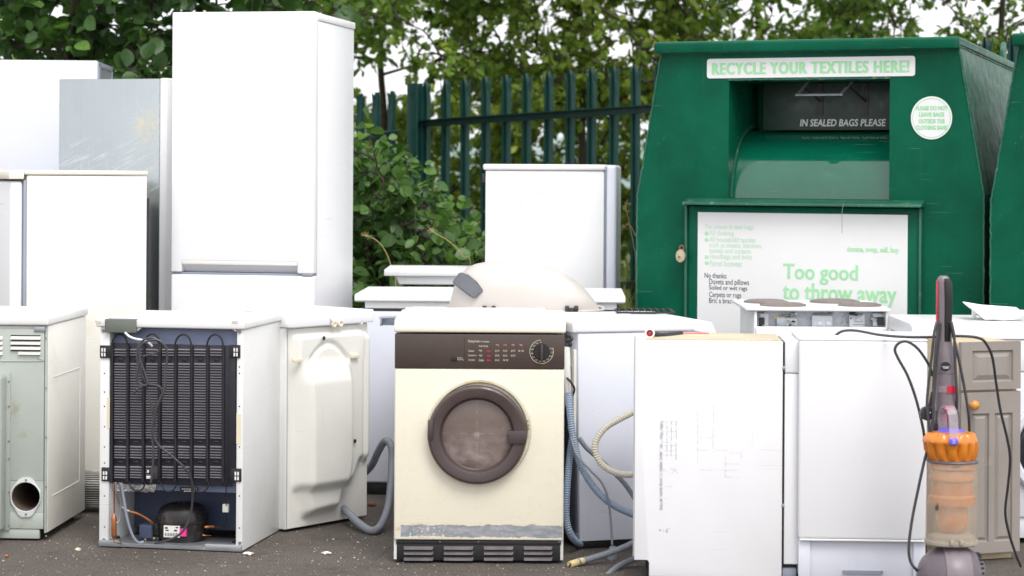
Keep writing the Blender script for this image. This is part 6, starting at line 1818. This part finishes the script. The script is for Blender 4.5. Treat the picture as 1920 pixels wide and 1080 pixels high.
tree('oak_tree', 'tree with a dark forked trunk beyond the fence, above the handwritten fridge', 'tree', 1112, 17.0, .042, -260, cloud(420, 850, 1320, -280, 210, 15.8, 18.4, 33, keep=gapsM), .076, 'lobed', M['leaf_oak'], per=32, spread=.28, seed=8, group='trees beyond the fence', tint_bias=.03)
def gapsR(px, py, rg):
    for (cx_, cy_, rx, ry) in ((1510, 25, 40, 40), (1400, 20, 30, 22), (1730, 45, 38, 40), (1660, 10, 26, 22), (1800, 22, 22, 20)):
        if ((px - cx_) / rx) ** 2 + ((py - cy_) / ry) ** 2 < 1: return False
    return True
tree('oak_tree', 'leafy tree beyond the fence directly behind the green textile bank', 'tree', 1420, 17.6, .045, -260, cloud(370, 1250, 1640, -260, 150, 16.2, 18.8, 41, keep=gapsR), .076, 'lobed', M['leaf_oak2'], per=26, spread=.28, seed=9, group='trees beyond the fence')
tree('oak_tree', 'open-crowned tree with bare twigs beyond the fence at top right corner', 'tree', 1880, 16.6, .045, -260, cloud(280, 1600, 2120, -260, 150, 15.6, 17.8, 51, keep=gapsR), .076, 'lobed', M['leaf_oak2'], per=22, spread=.26, seed=12, group='trees beyond the fence', tint_bias=-.08)
# scrub behind the fence
def kS(px, py, rg):
    return not (675 < px < 770 and py < 190) and not (900 < px < 950 and 255 < py < 300 and rg.random() < .8)
tree('hawthorn_bush', 'yellow-green scrub bush seen between the fence pales behind the leafy shrub', 'bush', 820, 18.6, .04, 210, cloud(300, 590, 1000, 175, 560, 17.8, 19.6, 61, keep=kS), .085, 'lobed', M['leaf_oak'], per=26, spread=.26, seed=14, group='scrub behind the fence', tint_bias=.12, trunk_name='stem', leafname='foliage')
tree('hawthorn_bush', 'yellow-green scrub bush seen between the fence pales above the handwritten fridge', 'bush', 1120, 18.4, .04, 180, cloud(300, 930, 1330, 140, 560, 17.6, 19.4, 71, keep=kS), .085, 'lobed', M['leaf_oak'], per=26, spread=.26, seed=15, group='scrub behind the fence', tint_bias=.08, trunk_name='stem', leafname='foliage')
tree('hawthorn_bush', 'scrub bush behind the fence at far right, showing over the second textile bank', 'bush', 1800, 18.4, .04, 120, cloud(170, 1350, 2080, 60, 400, 17.8, 19.4, 81), .072, 'lobed', M['leaf_oak2'], per=24, spread=.27, seed=16, group='scrub behind the fence', trunk_name='stem', leafname='foliage')
tree('hawthorn_bush', 'leafy scrub bush behind the dark alder at far left, mostly hidden by fridges', 'bush', 60, 17.5, .04, 160, cloud(230, -900, 520, 60, 560, 16.6, 18.6, 95), .085, 'lobed', M['leaf_oak2'], per=26, spread=.28, seed=25, group='scrub behind the fence', trunk_name='stem', leafname='foliage')
# sapling shrub in front of the fence
def kB(px, py, rg):
    lim = 285 + max(0, (px - 720)) * .95 if px > 700 else 275
    return py > lim and px < 915
tree('alder_shrub', 'broad-leaved shrub growing before the fence, right of the tallest fridge freezer', 'shrub', 735, 11.6, .03, 330, cloud(290, 560, 925, 280, 600, 10.9, 12.4, 91, keep=kB), .070, 'oval', M['leaf_alder'], per=17, spread=.21, seed=21, tint_bias=.10, trunk_name='stem', leafname='foliage')
# grass and stalks
def grass_patch(name, label, px0, px1, d0, d1, n, h, seed, kind='stuff', cat='grass'):
    r = np.random.default_rng(seed); rg = random.Random(seed)
    vs, fs, ti = [], [], []
    for _ in range(n):
        px, d = rg.uniform(px0, px1), rg.uniform(d0, d1); b = T(px, 600, d); b.z = 0
        hh = h * rg.uniform(.5, 1.2); lx, ly = rg.uniform(-.3, .3) * hh, rg.uniform(-.25, .25) * hh; wd = rg.uniform(.003, .007); q = rg.random()
        o = len(vs)
        for k in range(5):
            u = k / 4; c_ = Vector((b.x + lx * u * u, b.y + ly * u * u, hh * u * (1 - .12 * u))); ww = wd * (1 - u * .95)
            vs += [(c_.x - ww, c_.y, c_.z), (c_.x + ww, c_.y, c_.z)]; ti += [q, q]
        for k in range(4): fs.append((o + 2 * k, o + 2 * k + 1, o + 2 * k + 3, o + 2 * k + 2))
    me = bpy.data.meshes.new(name); me.from_pydata(vs, [], fs); me.update()
    at = me.attributes.new('tint', 'FLOAT', 'POINT'); at.data.foreach_set('value', np.array(ti, dtype=np.float32))
    me.materials.append(M['grass']); o = bpy.data.objects.new(name, me); C.objects.link(o)
    return tag(o, label, cat, kind=kind)
grass_patch('grass', 'long grass growing along the foot of the green fence', 500, 1260, 11.2, 13.2, 2600, .75, 4)
grass_patch('grass', 'rough pale grass beyond the green fence', 450, 2100, 14.5, 17.5, 2600, .85, 5)
def stalk(label, pts, d):
    mb = MB(); P = [T(a, b, d) for a, b in pts]; b0 = P[0].copy(); b0.z = 0
    o_ = Vector((b0.x, b0.y, 0)); t_ = thing('grass_stalk', label, 'dry stalk', loc=o_, group='dry grass stalks')
    mb.tube([Vector((0, 0, 0))] + [p - o_ for p in P], .0028, 5, r1=.0015)
    tp_ = P[-1] - o_; pv = P[-2] - o_
    for k in range(10):
        q = tp_.lerp(pv, k * .05); e = q + Vector((random.uniform(-.02, .02), random.uniform(-.01, .01), random.uniform(-.004, .022))); mb.tube([q, e], .0015, 4, smooth=False)
    mb.build('stem', M['straw'], t_)
stalk('tall dry grass stalk bending left before shrub, next to the tallest fridge freezer', [(742, 540), (735, 505), (722, 470), (705, 450), (682, 440)], 10.6)
stalk('dry grass stalk leaning left over shrub, near the handwritten fridge', [(884, 520), (868, 480), (845, 455), (818, 438), (806, 432)], 10.55)
stalk('pale seeded stalk standing between handwritten fridge and textile bank', [(1192, 520), (1188, 460), (1180, 420), (1172, 380)], 10.4)
stalk('drooping dry stalk beside textile bank, its tip hanging left', [(1196, 480), (1190, 440), (1178, 420), (1168, 430)], 10.45)

# ================================================================== ground
def asphalt():
    m = bpy.data.materials.new('worn_asphalt'); m.use_nodes = True; t = NT(m); b = t.n['Principled BSDF']
    tc = t.node('ShaderNodeTexCoord'); co = tc.outputs['Object']
    big = t.noise(co, 1.4, 5); mid = t.noise(co, 14., 6, .7); fine = t.noise(co, 130., 4, .7); chip = t.noise(co, 95., 2, .4); stain = t.noise(co, 3.6, 6, .7)
    c = t.mix(t.rng(big, .3, .7), (.125, .104, .088), (.180, .150, .128))
    c = t.mix(t.rng(mid, .45, .75, 0, .5), c, (.20, .175, .154))
    c = t.mix(t.rng(fine, .36, .60, .75, 0), c, (.020, .017, .015))
    c = t.mix(t.rng(chip, .70, .74), c, (.24, .22, .20))
    c = t.mix(t.rng(stain, .54, .68, 0, .55), c, (.045, .038, .034))
    cv = t.node('ShaderNodeTexVoronoi', feature='DISTANCE_TO_EDGE'); cv.inputs['Scale'].default_value = .9; t.l.new(t.noise(co, 2.0, 4), cv.inputs['Randomness']); t.l.new(co, cv.inputs['Vector'])
    c = t.mix(t.rng(cv.outputs['Distance'], .003, .008, .25, 0), c, (.02, .018, .015))
    t.l.new(c, b.inputs['Base Color']); b.inputs['Roughness'].default_value = .85
    bn = t.node('ShaderNodeBump'); bn.inputs['Strength'].default_value = 1.0; bn.inputs['Distance'].default_value = .010
    t.l.new(t.math('ADD', fine, t.math('MULTIPLY', mid, .6)), bn.inputs['Height']); t.l.new(bn.outputs[0], b.inputs['Normal'])
    return m
M['asphalt'] = asphalt()
mb = MB(); mb.quad([(-40, -30, 0), (40, -30, 0), (40, 13.0, 0), (-40, 13.0, 0)])
g = mb.build('tarmac', M['asphalt'], None, smooth=False); tag(g, kind='structure')
M['earth'] = mat('grassy_earth', (.055, .075, .025), .95, var=.3, dirt=(lin(120, 110, 60), .45, .7, 2.), bump=.5, bscale=12.)
mb = MB()
n = 40; vs = []; fs = []
xs = [-600 + 1200 * i / n for i in range(n + 1)]; ys = [13.0, 14, 16, 20, 28, 45, 80, 150, 300, 600]
for y in ys:
    for x in xs: vs.append((x, y, (0 if y <= 13 else .02 + .004 * (y - 13) * (1 + .3 * noise.noise(Vector((x * .02, y * .02, 0)))))))
for j in range(len(ys) - 1):
    for i in range(n):
        a = j * (n + 1) + i; fs.append((a, a + 1, a + n + 2, a + n + 1))
mb.add(vs, fs); g = mb.build('field', M['earth'], None); tag(g, kind='structure')
# low wooded rise far off, distance haze mixed into its colour
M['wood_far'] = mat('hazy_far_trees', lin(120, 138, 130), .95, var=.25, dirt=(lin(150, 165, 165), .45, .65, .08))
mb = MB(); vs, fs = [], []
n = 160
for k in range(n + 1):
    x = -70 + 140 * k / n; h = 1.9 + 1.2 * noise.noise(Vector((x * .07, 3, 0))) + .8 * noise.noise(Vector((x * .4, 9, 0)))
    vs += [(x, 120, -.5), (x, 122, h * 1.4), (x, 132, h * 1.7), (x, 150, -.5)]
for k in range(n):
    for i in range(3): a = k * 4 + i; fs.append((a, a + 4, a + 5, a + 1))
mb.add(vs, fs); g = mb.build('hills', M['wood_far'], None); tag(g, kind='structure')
# grit and litter
rg = random.Random(77)
M['grit'] = mat('pale_grit', (.42, .39, .35), .9, var=.35)
mb = MB()
for _ in range(1100):
    px, py = rg.uniform(-20, 1240), rg.uniform(925, 1095)
    d = 5540 / (py - 320); p = T(px, py, d); s_ = rg.uniform(.0009, .0032) * (1.9 if rg.random() < .04 else 1)
    bm = bmesh.new(); bmesh.ops.create_icosphere(bm, subdivisions=1, radius=s_)
    for v in bm.verts: v.co = Vector((v.co.x * rg.uniform(.7, 1.5), v.co.y * rg.uniform(.7, 1.5), v.co.z * rg.uniform(.4, .8)))
    mb.bm(bm, 0, Matrix.Translation((p.x, p.y, s_ * .4)))
g = mb.build('gravel', M['grit'], None, ang=10); tag(g, 'pale grit and crumbs scattered on the tarmac', 'grit', kind='stuff')
M['deadleaf'] = mat('dead_leaf', lin(110, 62, 40), .8, var=.3)
def litter(name, label, cat, px, py, sx, sy, m, seed):
    r_ = random.Random(seed); d = 5540 / (py - 320); p = T(px, py, d)
    bm = bmesh.new(); bmesh.ops.create_icosphere(bm, subdivisions=2, radius=1)
    for v in bm.verts:
        k = 1 + .45 * noise.noise(v.co * 2.3 + Vector((seed, 0, 0)))
        v.co = Vector((v.co.x * sx * k, v.co.y * sy * k, v.co.z * .006 * k + .006))
    mb = MB(); mb.bm(bm); o = mb.build(name, m, None, ang=20); o.location = (p.x, p.y, .0); tag(o, label, cat)
litter('dead_leaf', 'curled brown leaf on tarmac between moulded-back machine and cream dryer', 'leaf', 697, 951, .020, .012, M['deadleaf'], 3)
litter('foam_scrap', 'beige foam scrap on tarmac at right foot of coil-backed fridge', 'scrap', 466, 1044, .019, .010, M['ivory'], 5)
litter('paper_scrap', 'crumpled pale scrap lying on tarmac left of the cream dryer', 'scrap', 612, 1042, .018, .010, M['label'], 8)
litter('orange_scrap', 'small orange scrap on tarmac under the grey-backed dryer', 'scrap', 12, 1051, .008, .005, M['copper'], 9)
litter('paper_scrap', 'tiny cream scrap on tarmac left of coil-backed fridge', 'scrap', 146, 1038, .010, .005, M['masking'], 11)

# ================================================================== light, sky, camera
W = bpy.data.worlds.new('World'); SC.world = W; W.use_nodes = True
wt = W.node_tree; bg = wt.nodes['Background']
SUN_EL, SUN_AZ = R(56), R(158)
sky = wt.nodes.new('ShaderNodeTexSky'); sky.sky_type = 'NISHITA'; sky.sun_disc = False
sky.sun_elevation = SUN_EL; sky.sun_rotation = SUN_AZ; sky.air_density = 1.0; sky.dust_density = 4.0; sky.ozone_density = 1.0
hs = wt.nodes.new('ShaderNodeHueSaturation'); hs.inputs['Saturation'].default_value = .28; hs.inputs['Value'].default_value = 1.0
cl = wt.nodes.new('ShaderNodeMix'); cl.data_type = 'RGBA'; cl.inputs[0].default_value = .7   # an even layer of cloud over the clear sky
cl.inputs[7].default_value = (5.75, 5.78, 5.9, 1)
wt.links.new(sky.outputs[0], hs.inputs['Color']); wt.links.new(hs.outputs[0], cl.inputs[6]); wt.links.new(cl.outputs[2], bg.inputs[0]); bg.inputs[1].default_value = .15
sl = bpy.data.lights.new('sun', 'SUN'); sl.energy = .9; sl.angle = R(25); sl.color = (1, .965, .91)
so = bpy.data.objects.new('sun', sl); C.objects.link(so)
dirv = Vector((math.cos(SUN_EL) * math.sin(SUN_AZ), math.cos(SUN_EL) * math.cos(SUN_AZ), math.sin(SUN_EL)))
so.rotation_euler = dirv.to_track_quat('Z', 'Y').to_euler(); so.location = dirv * 30
cd = bpy.data.cameras.new('camera'); cam = bpy.data.objects.new('camera', cd); C.objects.link(cam)
cam.matrix_world = Matrix.Translation((0, 0, H)) @ Matrix.Rotation(R(90), 4, 'X') @ Matrix.Rotation(ROLL, 4, 'Z')
cd.sensor_width = 36; cd.lens = 36 * F / 1920; cd.shift_y = -(540 - HY) / 1920; cd.clip_end = 2000; cd.clip_start = .1
cd.dof.use_dof = True; cd.dof.focus_distance = 8.0; cd.dof.aperture_fstop = 4.0
SC.camera = cam
SC.view_settings.view_transform = 'Standard'; SC.view_settings.look = 'None'; SC.view_settings.gamma = 1; SC.view_settings.exposure = .92
SC.cycles.max_bounces = 10; SC.cycles.transparent_max_bounces = 12
